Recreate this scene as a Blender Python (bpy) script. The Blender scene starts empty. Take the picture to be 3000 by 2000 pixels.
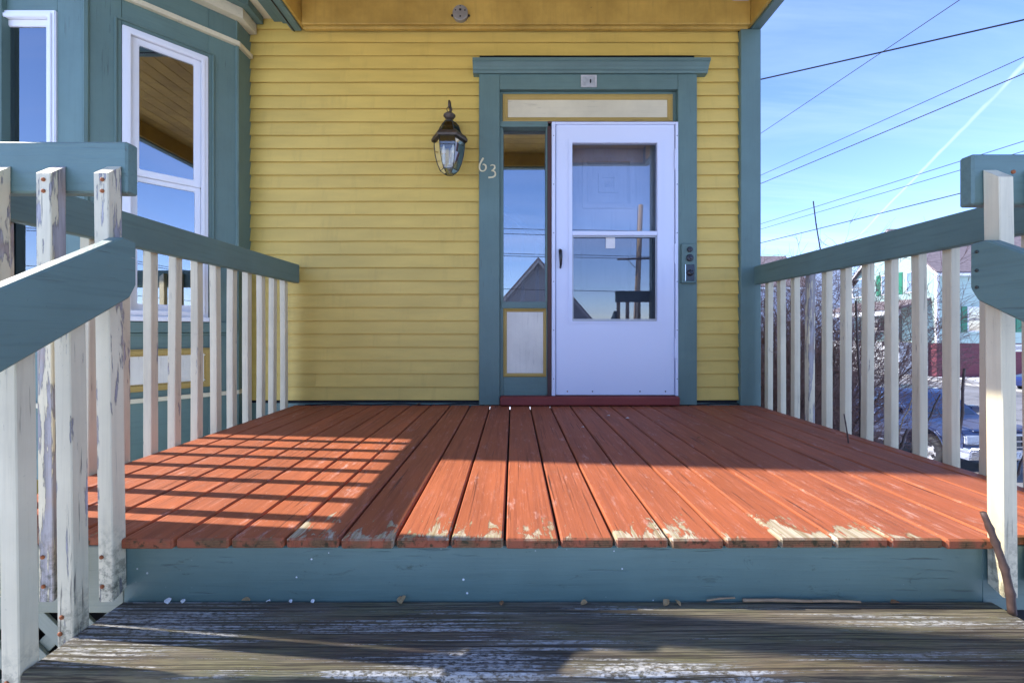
import bpy, bmesh, math, random
from mathutils import Vector, Matrix
random.seed(7)
R = math.radians
S = bpy.context.scene
COL = S.collection

# ------------------------------------------------------------------ camera
CAM_Z = 0.56
cam_d = bpy.data.cameras.new('camera')
cam = bpy.data.objects.new('camera', cam_d); COL.objects.link(cam)
cam.location = (0, 0, CAM_Z); cam.rotation_euler = (R(90), 0, 0)
cam_d.sensor_width = 36.0
cam_d.lens = 36.0*1200/3000
cam_d.shift_x = -3/3000
cam_d.shift_y = -33/3000
cam_d.clip_start = 0.02; cam_d.clip_end = 3000
S.camera = cam

# ------------------------------------------------------------------ light
SUN_EL = R(39.3)
SUN_H = Vector((-0.9946, 0.100, 0)).normalized()
SUN_V = Vector((SUN_H.x*math.cos(SUN_EL), SUN_H.y*math.cos(SUN_EL), math.sin(SUN_EL)))
world = bpy.data.worlds.new('World'); S.world = world
world.use_nodes = True
wn = world.node_tree; wn.nodes.clear()

def _sky():
    nt = wn
    def nd(t): return nt.nodes.new(t)
    sky = nd('ShaderNodeTexSky'); sky.sky_type = 'NISHITA'; sky.sun_disc = False
    sky.sun_elevation = SUN_EL
    sky.sun_rotation = math.atan2(SUN_H.x, SUN_H.y)
    sky.altitude = 50; sky.air_density = 1.0; sky.dust_density = 0.1; sky.ozone_density = 5.0
    tc = nd('ShaderNodeTexCoord')
    sep = nd('ShaderNodeSeparateXYZ'); nt.links.new(tc.outputs['Generated'], sep.inputs[0])
    def M(op, a, b=None, c=None, clamp=False):
        m = nd('ShaderNodeMath'); m.operation = op; m.use_clamp = clamp
        for i, v in enumerate((a, b, c)):
            if v is None: continue
            if isinstance(v, (int, float)): m.inputs[i].default_value = v
            else: nt.links.new(v, m.inputs[i])
        return m.outputs[0]
    zc = M('ADD', M('MAXIMUM', sep.outputs[2], 0.0), 0.12)
    px = M('DIVIDE', sep.outputs[0], zc); py = M('DIVIDE', sep.outputs[1], zc)
    comb = nd('ShaderNodeCombineXYZ')
    nt.links.new(px, comb.inputs[0]); nt.links.new(py, comb.inputs[1])
    mp = nd('ShaderNodeMapping'); mp.inputs['Rotation'].default_value = (0, 0, R(28)); mp.inputs['Scale'].default_value = (0.35, 2.2, 1)
    nt.links.new(comb.outputs[0], mp.inputs[0])
    nz = nd('ShaderNodeTexNoise'); nz.inputs['Scale'].default_value = 1.1; nz.inputs['Detail'].default_value = 9; nz.inputs['Roughness'].default_value = 0.62; nz.inputs['Distortion'].default_value = 0.7
    nt.links.new(mp.outputs[0], nz.inputs['Vector'])
    nz2 = nd('ShaderNodeTexNoise'); nz2.inputs['Scale'].default_value = 0.45; nz2.inputs['Detail'].default_value = 3
    nt.links.new(mp.outputs[0], nz2.inputs['Vector'])
    c1 = M('MULTIPLY', M('SUBTRACT', nz.outputs['Fac'], 0.44, clamp=True), 3.4, clamp=True)
    c2 = M('MULTIPLY', M('SUBTRACT', nz2.outputs['Fac'], 0.30, clamp=True), 2.4, clamp=True)
    cirrus = M('MULTIPLY', M('MULTIPLY', c1, c2), 0.62, clamp=True)
    # aircraft trail: a thin band along one great circle of the sky
    def dirv(u, v): return Vector((u-1178.4, 940.8, 758.1-v)).normalized()
    n = dirv(1970, 545).cross(dirv(2352, 150)).normalized()
    dp = nd('ShaderNodeVectorMath'); dp.operation = 'DOT_PRODUCT'
    nrm = nd('ShaderNodeVectorMath'); nrm.operation = 'NORMALIZE'; nt.links.new(tc.outputs['Generated'], nrm.inputs[0])
    wob = nd('ShaderNodeTexNoise'); wob.inputs['Scale'].default_value = 26; wob.inputs['Detail'].default_value = 5; nt.links.new(nrm.outputs[0], wob.inputs['Vector'])
    nt.links.new(nrm.outputs[0], dp.inputs[0]); dp.inputs[1].default_value = n
    dist = M('ABSOLUTE', M('ADD', dp.outputs['Value'], M('MULTIPLY', M('SUBTRACT', wob.outputs['Fac'], 0.5), 0.006)))
    wid = M('ADD', 0.0008, M('MULTIPLY', M('POWER', M('MAXIMUM', sep.outputs[2], 0.0), 2.0), 0.022))
    band = M('SUBTRACT', 1.0, M('DIVIDE', dist, wid), clamp=True)
    band = M('MULTIPLY', M('MULTIPLY', M('POWER', band, 0.6), M('ADD', 0.2, wob.outputs['Fac'])), 0.70, clamp=True)
    band = M('MULTIPLY', band, M('GREATER_THAN', sep.outputs[0], 0.2))
    cov = M('MAXIMUM', cirrus, band, clamp=True)
    mix = nd('ShaderNodeMix'); mix.data_type = 'RGBA'
    nt.links.new(cov, mix.inputs[0])
    nt.links.new(sky.outputs[0], mix.inputs[6]); mix.inputs[7].default_value = (3.3, 4.1, 5.6, 1)
    bg = nd('ShaderNodeBackground'); bg.inputs['Strength'].default_value = 0.15
    tint = nd('ShaderNodeMix'); tint.data_type = 'RGBA'; tint.blend_type = 'MULTIPLY'; tint.inputs[0].default_value = 1.0
    nt.links.new(mix.outputs[2], tint.inputs[6]); tint.inputs[7].default_value = (0.63, 0.625, 0.78, 1)
    nt.links.new(tint.outputs[2], bg.inputs['Color'])
    out = nd('ShaderNodeOutputWorld'); nt.links.new(bg.outputs[0], out.inputs['Surface'])
_sky()

sun_d = bpy.data.lights.new('sun', 'SUN'); sun_d.energy = 2.4; sun_d.angle = R(0.53); sun_d.color = (1.0, 0.93, 0.82)
sun = bpy.data.objects.new('sun', sun_d); COL.objects.link(sun)
sun.rotation_euler = SUN_V.to_track_quat('Z', 'Y').to_euler(); sun.location = (-20, 2, 20)

S.view_settings.view_transform = 'Standard'; S.view_settings.look = 'None'
S.view_settings.exposure = 1.9; S.view_settings.gamma = 1.0
S.render.engine = 'CYCLES'
S.cycles.use_denoising = True
try: S.cycles.denoiser = 'OPENIMAGEDENOISE'
except Exception: pass
S.cycles.max_bounces = 8; S.cycles.diffuse_bounces = 4; S.cycles.glossy_bounces = 4; S.cycles.transparent_max_bounces = 12
S.cycles.caustics_reflective = False; S.cycles.caustics_refractive = False
S.cycles.sample_clamp_indirect = 6.0

# ------------------------------------------------------------------ node helpers
class NT:
    def __init__(s, name):
        s.m = bpy.data.materials.new(name); s.m.use_nodes = True
        s.t = s.m.node_tree; s.b = s.t.nodes['Principled BSDF']
        s.tc = s.t.nodes.new('ShaderNodeTexCoord')
        s.oi = s.t.nodes.new('ShaderNodeObjectInfo')
    def put(s, sock, v):
        if isinstance(v, (int, float)): sock.default_value = v
        elif isinstance(v, (tuple, list, Vector)):
            v = tuple(v)
            if sock.type == 'RGBA' and len(v) == 3: v = v+(1,)
            sock.default_value = v
        else: s.t.links.new(v, sock)
    def math(s, op, a, b=None, c=None, clamp=False):
        m = s.t.nodes.new('ShaderNodeMath'); m.operation = op; m.use_clamp = clamp
        for i, v in enumerate((a, b, c)):
            if v is not None: s.put(m.inputs[i], v)
        return m.outputs[0]
    def vec(s, scale=(1, 1, 1), rand=True, src='Object', rot=(0, 0, 0)):
        v = s.tc.outputs[src]
        if rand:
            r = s.t.nodes.new('ShaderNodeVectorMath'); r.operation = 'MULTIPLY_ADD'
            cx = s.t.nodes.new('ShaderNodeCombineXYZ')
            for i in range(3): s.t.links.new(s.oi.outputs['Random'], cx.inputs[i])
            s.t.links.new(cx.outputs[0], r.inputs[0]); r.inputs[1].default_value = (37.3, 61.7, 23.9); s.t.links.new(v, r.inputs[2])
            v = r.outputs[0]
        mp = s.t.nodes.new('ShaderNodeMapping'); mp.inputs['Scale'].default_value = scale; mp.inputs['Rotation'].default_value = rot
        s.t.links.new(v, mp.inputs[0]); return mp.outputs[0]
    def noise(s, vec, scale=1, detail=5, rough=0.55, dist=0.0):
        n = s.t.nodes.new('ShaderNodeTexNoise')
        s.put(n.inputs['Vector'], vec); n.inputs['Scale'].default_value = scale; n.inputs['Detail'].default_value = detail
        n.inputs['Roughness'].default_value = rough; n.inputs['Distortion'].default_value = dist
        return n.outputs['Fac']
    def wave(s, vec, scale, dist, detail=2, dscale=1.0, axis='X', kind='BANDS'):
        n = s.t.nodes.new('ShaderNodeTexWave'); n.wave_type = kind
        if kind == 'BANDS': n.bands_direction = axis
        s.put(n.inputs['Vector'], vec); n.inputs['Scale'].default_value = scale; n.inputs['Distortion'].default_value = dist
        n.inputs['Detail'].default_value = detail; n.inputs['Detail Scale'].default_value = dscale
        return n.outputs['Fac']
    def step(s, x, lo, hi):
        """linear 0..1 from lo to hi (sockets or numbers)"""
        return s.math('DIVIDE', s.math('SUBTRACT', x, lo), (hi-lo) if isinstance(lo, (int, float)) and isinstance(hi, (int, float)) else s.math('SUBTRACT', hi, lo), clamp=True)
    def mix(s, f, a, b, mode='MIX'):
        n = s.t.nodes.new('ShaderNodeMix'); n.data_type = 'RGBA'; n.blend_type = mode
        s.put(n.inputs[0], f); s.put(n.inputs[6], a); s.put(n.inputs[7], b); return n.outputs[2]
    def gen(s, axis):
        sp = s.t.nodes.new('ShaderNodeSeparateXYZ'); s.t.links.new(s.tc.outputs['Generated'], sp.inputs[0]); return sp.outputs[axis]
    def obj(s, axis):
        sp = s.t.nodes.new('ShaderNodeSeparateXYZ'); s.t.links.new(s.tc.outputs['Object'], sp.inputs[0]); return sp.outputs[axis]
    def normal(s, axis):
        g = s.t.nodes.new('ShaderNodeNewGeometry'); sp = s.t.nodes.new('ShaderNodeSeparateXYZ'); s.t.links.new(g.outputs['True Normal'], sp.inputs[0]); return sp.outputs[axis]
    def attr(s, name):
        a = s.t.nodes.new('ShaderNodeAttribute'); a.attribute_type = 'OBJECT'; a.attribute_name = name; return a.outputs['Fac']
    def rnd(s): return s.oi.outputs['Random']
    def bump(s, h, strength=0.3, dist=0.003):
        b = s.t.nodes.new('ShaderNodeBump'); b.inputs['Strength'].default_value = strength; b.inputs['Distance'].default_value = dist
        s.put(b.inputs['Height'], h); s.t.links.new(b.outputs[0], s.b.inputs['Normal'])
    def out(s, col=None, rough=None, metal=None, spec=None):
        if col is not None: s.put(s.b.inputs['Base Color'], col)
        if rough is not None: s.put(s.b.inputs['Roughness'], rough)
        if metal is not None: s.put(s.b.inputs['Metallic'], metal)
        if spec is not None: s.put(s.b.inputs['Specular IOR Level'], spec)
        return s.m

def sc3(c, k): return tuple(min(1, x*k) for x in c)
def axs(axis, along, across): return tuple(along if 'XYZ'[i] == axis else across for i in range(3))

MATS = {}
def plain(name, col, rough=0.5, metal=0.0, var=0.12, scale=6.0, bump=0.0, spec=None):
    if name in MATS: return MATS[name]
    n = NT(name); v = n.vec((1, 1, 1)); f = n.noise(v, scale, 5)
    c = n.mix(f, sc3(col, 1-var), sc3(col, 1+var))
    if bump: n.bump(n.noise(v, scale*9, 4), bump, 0.002)
    MATS[name] = n.out(c, rough, metal, spec); return MATS[name]

def painted(name, col, axis,  # wood under paint
             peelcol=(0.33, 0.31, 0.305), peel=False, rough=0.52, grain=0.5, mould=False, chips=0.0, dark=(0.05, 0.045, 0.04)):
    """brush-painted wood: grain relief along one axis, optional peeling down to grey wood, cracks, chips, mould at the foot"""
    if name in MATS: return MATS[name]
    n = NT(name)
    vg = n.vec(axs(axis, 3.0, 70.0)); g = n.noise(vg, 1.0, 6, 0.6, 0.3)
    vl = n.vec((1, 1, 1)); lo = n.noise(vl, 3.2, 5, 0.6)
    c = n.mix(n.step(lo, 0.3, 0.7), sc3(col, 0.86), sc3(col, 1.08))
    c = n.mix(n.math('MULTIPLY', n.step(g, 0.50, 0.72), 0.5*grain), c, sc3(col, 0.58))
    c = n.mix(n.math('MULTIPLY', n.step(n.noise(vl, 130, 2), 0.70, 0.76), 0.30), c, sc3(col, 0.45))
    height = n.math('MULTIPLY', g, grain)
    # hairline cracks along the grain
    cr = n.step(n.noise(n.vec(axs(axis, 6.0, 120.0)), 1.0, 3, 0.5), 0.64, 0.69)
    patch = n.step(n.noise(n.vec(axs(axis, 2.5, 6.0)), 1.0, 3), 0.50, 0.62)
    crm = n.math('MULTIPLY', cr, patch)
    if peel:
        amt = n.attr('peel')
        pn = n.math('ADD', n.math('MULTIPLY', n.noise(n.vec(axs(axis, 2.6, 26.0)), 1.0, 9, 0.66, 0.25), 0.72), n.math('MULTIPLY', n.noise(n.vec(axs(axis, 9.0, 60.0)), 1.0, 5, 0.6), 0.28))
        th = n.math('SUBTRACT', 0.70, n.math('MULTIPLY', amt, 0.24))
        pm = n.math('MULTIPLY', n.math('SUBTRACT', pn, th), 60.0, clamp=True)
        wd = n.mix(n.step(g, 0.3, 0.75), sc3(peelcol, 1.35), sc3(peelcol, 0.5))
        wd = n.mix(n.step(n.noise(vl, 9, 3), 0.5, 0.75), wd, (0.36, 0.27, 0.20))
        c = n.mix(pm, c, wd)
        edge = n.math('MULTIPLY', n.math('MULTIPLY', pm, n.math('SUBTRACT', 1.0, n.math('MULTIPLY', n.math('SUBTRACT', pn, th), 26.0, clamp=True))), 0.55)
        c = n.mix(edge, c, sc3(peelcol, 0.30))
        height = n.math('SUBTRACT', height, n.math('MULTIPLY', pm, 1.4))
        crm = n.math('MULTIPLY', crm, n.math('ADD', 0.25, n.math('MULTIPLY', amt, 1.2)), clamp=True)
    c = n.mix(n.math('MULTIPLY', crm, 0.8 if peel else 0.35), c, dark)
    height = n.math('SUBTRACT', height, n.math('MULTIPLY', crm, 0.8))
    if chips > 0:
        ch = n.step(n.noise(vl, 38, 3, 0.6), 0.80-chips, 0.815-chips)
        c = n.mix(ch, c, (0.55, 0.55, 0.52)); height = n.math('SUBTRACT', height, ch)
    if chips < 0:
        vo = n.t.nodes.new('ShaderNodeTexVoronoi'); vo.inputs['Scale'].default_value = 26; n.put(vo.inputs['Vector'], vl)
        sz = n.math('MULTIPLY', n.noise(vl, 7, 2), 0.19); ch = n.math('MULTIPLY', n.math('LESS_THAN', vo.outputs['Distance'], n.math('SUBTRACT', sz, 0.040)), n.step(n.noise(vl, 2.0, 3), 0.46, 0.60))
        c = n.mix(ch, c, (0.72, 0.73, 0.74))
        st = n.math('MULTIPLY', n.step(n.noise(n.vec((7, 7, 16)), 1.0, 8, 0.72, 1.2), 0.60, 0.70), 0.75); c = n.mix(st, c, (0.030, 0.040, 0.022))
        lowz = n.math('SUBTRACT', 1.0, n.math('MULTIPLY', n.gen(2), 5.0), clamp=True)
        c = n.mix(n.math('MULTIPLY', lowz, n.step(n.noise(n.vec((9, 9, 30)), 1.0, 7, 0.7), 0.42, 0.6)), c, (0.035, 0.040, 0.022))
    if mould:
        mz = n.math('SUBTRACT', 1.0, n.math('MULTIPLY', n.gen(2), 5.0), clamp=True)
        mm = n.math('MULTIPLY', n.step(n.noise(vl, 48, 6, 0.75), 0.46, 0.60), n.math('MULTIPLY', mz, n.attr('mould')), clamp=True)
        c = n.mix(n.math('MULTIPLY', mm, 0.9), c, (0.045, 0.05, 0.03))
    n.bump(height, 0.75, 0.0022)
    MATS[name] = n.out(c, rough); return MATS[name]

TEAL = (0.116, 0.192, 0.168); CREAM = (0.66, 0.59, 0.40); YEL = (0.66, 0.47, 0.110)
T_X = painted('teal_paint_x', TEAL, 'X', grain=0.55); T_Y = painted('teal_paint_y', TEAL, 'Y', grain=0.55)
T_Z = painted('teal_paint_z', TEAL, 'Z', grain=0.35)
T_RAIL = painted('teal_rail_weathered', TEAL, 'X', peel=True, peelcol=(0.30, 0.30, 0.27), grain=0.9)
T_RAILY = painted('teal_rail_weathered_y', TEAL, 'Y', peel=True, peelcol=(0.30, 0.30, 0.27), grain=0.9)
T_FASC = painted('teal_fascia_speckled', TEAL, 'X', grain=0.5, chips=-1.0)
CR_Z = painted('cream_peeling', CREAM, 'Z', peel=True, mould=True, grain=0.6)
CR_X = painted('cream_paint_x', CREAM, 'X', grain=0.3); CR_ZP = painted('cream_panel', (0.74, 0.71, 0.60), 'Z', grain=0.4)
YP = painted('yellow_trim', (0.42, 0.29, 0.075), 'X', grain=0.3)

def clap_mat():
    n = NT('yellow_clapboard'); v = n.vec((1, 1, 1))
    lo = n.noise(n.vec((1.2, 1, 5)), 1.6, 5, 0.6)
    c = n.mix(n.step(lo, 0.3, 0.7), sc3(YEL, 0.88), sc3(YEL, 1.08))
    c = n.mix(n.math('MULTIPLY', n.rnd(), 0.10), c, sc3(YEL, 0.85))
    sp = n.step(n.noise(v, 70, 2), 0.74, 0.78); c = n.mix(n.math('MULTIPLY', sp, 0.35), c, sc3(YEL, 0.4))
    st = n.math('MULTIPLY', n.step(n.noise(n.vec((9, 1, 1.2)), 1.0, 5, 0.7), 0.55, 0.8), 0.35); c = n.mix(st, c, (0.36, 0.25, 0.06))
    g = n.noise(n.vec((4, 80, 80)), 1.0, 5)
    n.bump(g, 0.25, 0.0015)
    return n.out(c, 0.55)
CLAP = clap_mat()

def frieze_mat():
    n = NT('yellow_frieze_stained'); v = n.vec((1, 1, 1)); Y2 = (0.56, 0.36, 0.075)
    c = n.mix(n.step(n.noise(v, 2.5, 6, 0.65), 0.35, 0.7), sc3(Y2, 1.08), (0.36, 0.22, 0.04))
    st = n.math('MULTIPLY', n.step(n.noise(n.vec((26, 1, 2.0)), 1.0, 5, 0.6), 0.5, 0.75), 0.5); c = n.mix(st, c, (0.34, 0.22, 0.05))
    sp = n.step(n.noise(v, 26, 4, 0.7), 0.70, 0.74); c = n.mix(n.math('MULTIPLY', sp, 0.8), c, (0.07, 0.045, 0.02))
    n.bump(n.noise(n.vec((4, 60, 60)), 1, 4), 0.25, 0.002)
    return n.out(c, 0.6)
FRIEZE = frieze_mat()

def deck_mat():
    n = NT('red_stained_deck'); v = n.vec((1, 1, 1))
    base = (0.43, 0.122, 0.050)
    g = n.noise(n.vec((95, 2.2, 30)), 1.0, 6, 0.62, 0.25)
    g2 = n.noise(n.vec((26, 0.9, 8)), 1.0, 5, 0.6, 0.6)
    c = n.mix(n.step(n.noise(n.vec((5, 1.4, 5)), 1.0, 5, 0.6), 0.32, 0.7), sc3(base, 0.80), sc3(base, 1.16))
    c = n.mix(n.math('MULTIPLY', n.rnd(), 0.60), c, (0.33, 0.105, 0.052))
    kn = n.step(n.noise(n.vec((9, 3.2, 5)), 1.0, 4, 0.6, 1.5), 0.60, 0.74); c = n.mix(n.math('MULTIPLY', kn, 0.45), c, (0.24, 0.10, 0.06))
    c = n.mix(n.math('MULTIPLY', n.step(g2, 0.48, 0.68), 0.50), c, (0.25, 0.080, 0.042))
    c = n.mix(n.math('MULTIPLY', n.step(g, 0.52, 0.66), 0.42), c, (0.20, 0.055, 0.030))
    c = n.mix(n.math('MULTIPLY', n.step(n.noise(n.vec((60, 5, 30)), 1.0, 6, 0.7), 0.55, 0.68), 0.45), c, (0.56, 0.20, 0.12))
    # chalky scuffs
    sc = n.step(n.noise(n.vec((30, 9, 30)), 1.0, 8, 0.75), 0.56, 0.72)
    sp = n.step(n.noise(v, 2.3, 3), 0.34, 0.56)
    c = n.mix(n.math('MULTIPLY', n.math('MULTIPLY', sc, sp), 0.85), c, (0.64, 0.40, 0.34))
    fs = n.step(n.noise(n.vec((160, 60, 60)), 1.0, 4, 0.7), 0.66, 0.70); c = n.mix(n.math('MULTIPLY', fs, 0.55), c, (0.66, 0.46, 0.40))
    ds = n.step(n.noise(n.vec((110, 45, 60), rot=(0, 0, 0.4)), 1.0, 4, 0.7), 0.68, 0.71); c = n.mix(n.math('MULTIPLY', ds, 0.6), c, (0.16, 0.06, 0.035))
    # fine dark checks
    ck = n.step(n.noise(n.vec((120, 2.4, 40)), 1.0, 4, 0.55), 0.60, 0.66)
    ckp = n.step(n.noise(n.vec((9, 1.0, 5)), 1.0, 3), 0.45, 0.62)
    ckm = n.math('MULTIPLY', ck, ckp); c = n.mix(n.math('MULTIPLY', ckm, 0.9), c, (0.06, 0.025, 0.018))
    # bare wood streaks near the front end
    gy = n.obj(1)
    dfront = n.math('ADD', gy, n.attr('half'))               # metres from the board's front end
    worn = n.math('ADD', n.math('MULTIPLY', n.noise(n.vec((20, 8.5, 10)), 1.0, 9, 0.70, 0.6), 0.72), n.math('MULTIPLY', g, 0.28))
    big = n.noise(n.vec((7, 2.5, 3)), 1.0, 3, 0.5)
    val = n.math('ADD', worn, n.math('MULTIPLY', n.math('SUBTRACT', big, 0.5), 0.55))
    th = n.math('ADD', n.math('SUBTRACT', 0.67, n.math('MULTIPLY', n.attr('wear'), 0.265)), n.math('MULTIPLY', dfront, 1.05))
    wm = n.math('MULTIPLY', n.math('SUBTRACT', val, th), 34.0, clamp=True)
    bare = n.mix(n.step(g, 0.38, 0.62), (0.60, 0.54, 0.41), (0.30, 0.22, 0.12))
    bare = n.mix(n.math('MULTIPLY', n.step(n.noise(v, 30, 4), 0.52, 0.7), 0.7), bare, (0.36, 0.33, 0.16))
    sp2 = n.math('MULTIPLY', n.step(n.noise(n.vec((70, 28, 30)), 1.0, 5, 0.7), 0.70, 0.73), n.step(n.noise(v, 3, 3), 0.50, 0.62)); c = n.mix(sp2, c, (0.52, 0.42, 0.28))
    c = n.mix(wm, c, bare)
    # sawn front end: end grain, dirty
    ny = n.step(n.math('MULTIPLY', n.normal(1), -1.0), 0.6, 0.75)
    ring = n.wave(n.vec((1, 1, 2.2)), 42, 3.0, 2, 1.5, kind='RINGS')
    eg = n.mix(ring, (0.21, 0.10, 0.045), (0.10, 0.055, 0.025))
    eg = n.mix(n.step(n.noise(v, 14, 5), 0.42, 0.58), eg, (0.30, 0.085, 0.04))
    eg = n.mix(n.math('MULTIPLY', n.step(n.noise(v, 55, 4), 0.55, 0.65), 0.8), eg, (0.025, 0.03, 0.012))
    c = n.mix(ny, c, eg)
    h = n.math('SUBTRACT', n.math('MULTIPLY', g, 0.8), n.math('ADD', n.math('MULTIPLY', ckm, 1.0), n.math('MULTIPLY', wm, 0.7)))
    n.bump(h, 0.8, 0.0024)
    return n.out(c, n.mix(sc, (0.6,)*3, (0.8,)*3), spec=0.22)
DECK = deck_mat()

def tread_mat():
    """weathered softwood: straight raised grain, grey and olive bands, remains of white paint in the furrows"""
    n = NT('weathered_tread'); v = n.vec((1, 1, 1))
    warp = n.noise(n.vec((1.1, 3.5, 3)), 1.0, 3)
    cx = n.t.nodes.new('ShaderNodeVectorMath'); cx.operation = 'MULTIPLY_ADD'
    c3 = n.t.nodes.new('ShaderNodeCombineXYZ'); n.t.links.new(warp, c3.inputs[1]); n.t.links.new(c3.outputs[0], cx.inputs[0]); cx.inputs[1].default_value = (0, 0.022, 0)
    n.t.links.new(n.vec((1, 1, 1)), cx.inputs[2])
    def mp(scale):
        m = n.t.nodes.new('ShaderNodeMapping'); m.inputs['Scale'].default_value = scale; n.t.links.new(cx.outputs[0], m.inputs[0]); return m.outputs[0]
    rings = n.noise(mp((1.6, 170, 70)), 1.0, 6, 0.68, 0.1)
    fine = n.noise(mp((9, 380, 150)), 1.0, 4, 0.65)
    band = n.noise(mp((1.2, 22, 12)), 1.0, 5, 0.6)
    c = n.mix(n.step(band, 0.36, 0.64), (0.095, 0.082, 0.066), (0.25, 0.215, 0.15))
    alg = n.step(n.noise(n.vec((2.6, 10, 5)), 1.0, 7, 0.68), 0.46, 0.66)
    c = n.mix(n.math('MULTIPLY', alg, 0.72), c, (0.165, 0.165, 0.070))
    red = n.step(n.noise(n.vec((1.3, 7, 5)), 1.0, 5, 0.6), 0.52, 0.68); c = n.mix(n.math('MULTIPLY', red, 0.45), c, (0.115, 0.055, 0.045))
    c = n.mix(n.math('MULTIPLY', n.step(rings, 0.50, 0.60), 0.85), c, (0.032, 0.025, 0.021))
    c = n.mix(n.math('MULTIPLY', n.step(fine, 0.50, 0.60), 0.6), c, (0.035, 0.030, 0.024))
    zone = n.noise(n.vec((1.5, 7, 5)), 1.0, 6, 0.62)
    flake = n.step(n.noise(n.vec((55, 190, 90)), 1.0, 6, 0.75), 0.42, 0.52)
    pm = n.step(n.math('ADD', n.math('MULTIPLY', rings, -1.0), n.math('ADD', 0.715, n.math('MULTIPLY', n.math('SUBTRACT', zone, 0.5), 1.0))), 0.27, 0.31)
    pm = n.math('MULTIPLY', pm, flake)
    c = n.mix(n.math('MULTIPLY', pm, 0.85), c, (0.50, 0.50, 0.48))
    dn = n.step(n.noise(v, 9.0, 2), 0.80, 0.805); c = n.mix(dn, c, (0.55, 0.10, 0.04))
    n.bump(n.math('ADD', n.math('MULTIPLY', rings, -1.0), n.math('ADD', n.math('MULTIPLY', fine, -0.4), n.math('MULTIPLY', pm, 0.3))), 1.0, 0.004)
    return n.out(c, 0.75, spec=0.25)
TREAD = tread_mat()

WHITE_SKY = plain('white_enamel_sky_tint', (0.68, 0.73, 0.86), 0.32, var=0.02, scale=3)  # white paint with the blue cast of skylight mixed into its base colour
VINYL = plain('white_vinyl', (0.79, 0.80, 0.83), 0.38, var=0.04, scale=5)
BLACK = plain('black_plastic', (0.018, 0.018, 0.022), 0.25)
DKMET = plain('bronze_metal', (0.105, 0.082, 0.062), 0.5, 0.7, var=0.5, scale=30)
VERDI = plain('tarnished_lead', (0.055, 0.06, 0.05), 0.5, 0.5, var=0.5, scale=25)
GALV = plain('galvanised_metal', (0.33, 0.32, 0.29), 0.5, 0.55, var=0.35, scale=18)
BRASS = plain('worn_brass_paint', (0.70, 0.62, 0.38), 0.45, 0.25, var=0.25, scale=40)
RUST = plain('rusty_nail', (0.30, 0.10, 0.035), 0.8, 0.2, var=0.5, scale=200)
BROWN = plain('brown_jamb', (0.075, 0.032, 0.025), 0.55, var=0.3, scale=8)
SILL = painted('red_threshold', (0.22, 0.035, 0.028), 'X', grain=0.6, dark=(0.35, 0.2, 0.18))
DARKIN = plain('dark_interior', (0.020, 0.021, 0.024), 0.9)
PAPER = plain('paper', (0.72, 0.72, 0.70), 0.8, var=0.15, scale=20)
RUBBER = plain('rubber', (0.018, 0.018, 0.019), 0.75)
CABLE = plain('cable_black', (0.012, 0.012, 0.015), 0.6)

def glass(name, refl=0.28, tint=(0.75, 0.80, 0.82), rough=0.0):
    n = NT(name); t = n.t
    t.nodes.remove(n.b)
    out = [x for x in t.nodes if x.type == 'OUTPUT_MATERIAL'][0]
    tr = t.nodes.new('ShaderNodeBsdfTransparent'); tr.inputs[0].default_value = tint+(1,)
    gl = t.nodes.new('ShaderNodeBsdfGlossy'); gl.inputs['Roughness'].default_value = rough; gl.inputs['Color'].default_value = (0.95, 0.97, 1, 1)
    fr = t.nodes.new('ShaderNodeLayerWeight'); fr.inputs['Blend'].default_value = 0.25
    m = t.nodes.new('ShaderNodeMath'); m.operation = 'MAXIMUM'; t.links.new(fr.outputs['Fresnel'], m.inputs[0]); m.inputs[1].default_value = refl
    mx = t.nodes.new('ShaderNodeMixShader'); t.links.new(m.outputs[0], mx.inputs[0]); t.links.new(tr.outputs[0], mx.inputs[1]); t.links.new(gl.outputs[0], mx.inputs[2])
    t.links.new(mx.outputs[0], out.inputs['Surface'])
    return n.m
GLASS = glass('window_glass', 0.27)
GLASS_D = glass('storm_glass', 0.17, (0.92, 0.94, 0.97))
GLASS_B = glass('bay_glass', 0.27, (0.6, 0.62, 0.65))
GLASS_DK = glass('storm_screen_glass', 0.15, (0.62, 0.65, 0.70))
GLASS_L = glass('lantern_glass', 0.12, (0.80, 0.86, 0.82))

# ------------------------------------------------------------------ object helpers
WL = {}
def empty(name, loc, label, cat, group=None, rz=0.0):
    o = bpy.data.objects.new(name, None); COL.objects.link(o); o.location = loc; o.rotation_euler = (0, 0, rz)
    o.empty_display_size = 0.1
    WL[o.name] = (Vector(loc), rz)
    o['label'] = label; o['category'] = cat
    if group: o['group'] = group
    return o
def tag(o, label, cat, group=None):
    o['label'] = label; o['category'] = cat
    if group: o['group'] = group
    return o
def rotv(v, a): c, s = math.cos(a), math.sin(a); return Vector((v.x*c-v.y*s, v.x*s+v.y*c, v.z))
def place(name, me, loc, parent=None, rz=0.0, rot=None):
    """link mesh at a world location; the parent's place is taken off"""
    o = bpy.data.objects.new(name, me); COL.objects.link(o); loc = Vector(loc)
    WL[o.name] = (loc, rz)
    if parent is not None:
        pl, pr = WL[parent.name]; o.parent = parent
        o.location = rotv(loc-pl, -pr); o.rotation_euler = rot if rot else (0, 0, rz-pr)
    else:
        o.location = loc; o.rotation_euler = rot if rot else (0, 0, rz)
    return o
def me_new(name, verts, faces, mat, smooth=False):
    me = bpy.data.meshes.new(name); me.from_pydata([tuple(v) for v in verts], [], faces); me.materials.append(mat)
    if smooth: me.polygons.foreach_set('use_smooth', [True]*len(me.polygons))
    me.update(); return me
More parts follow.
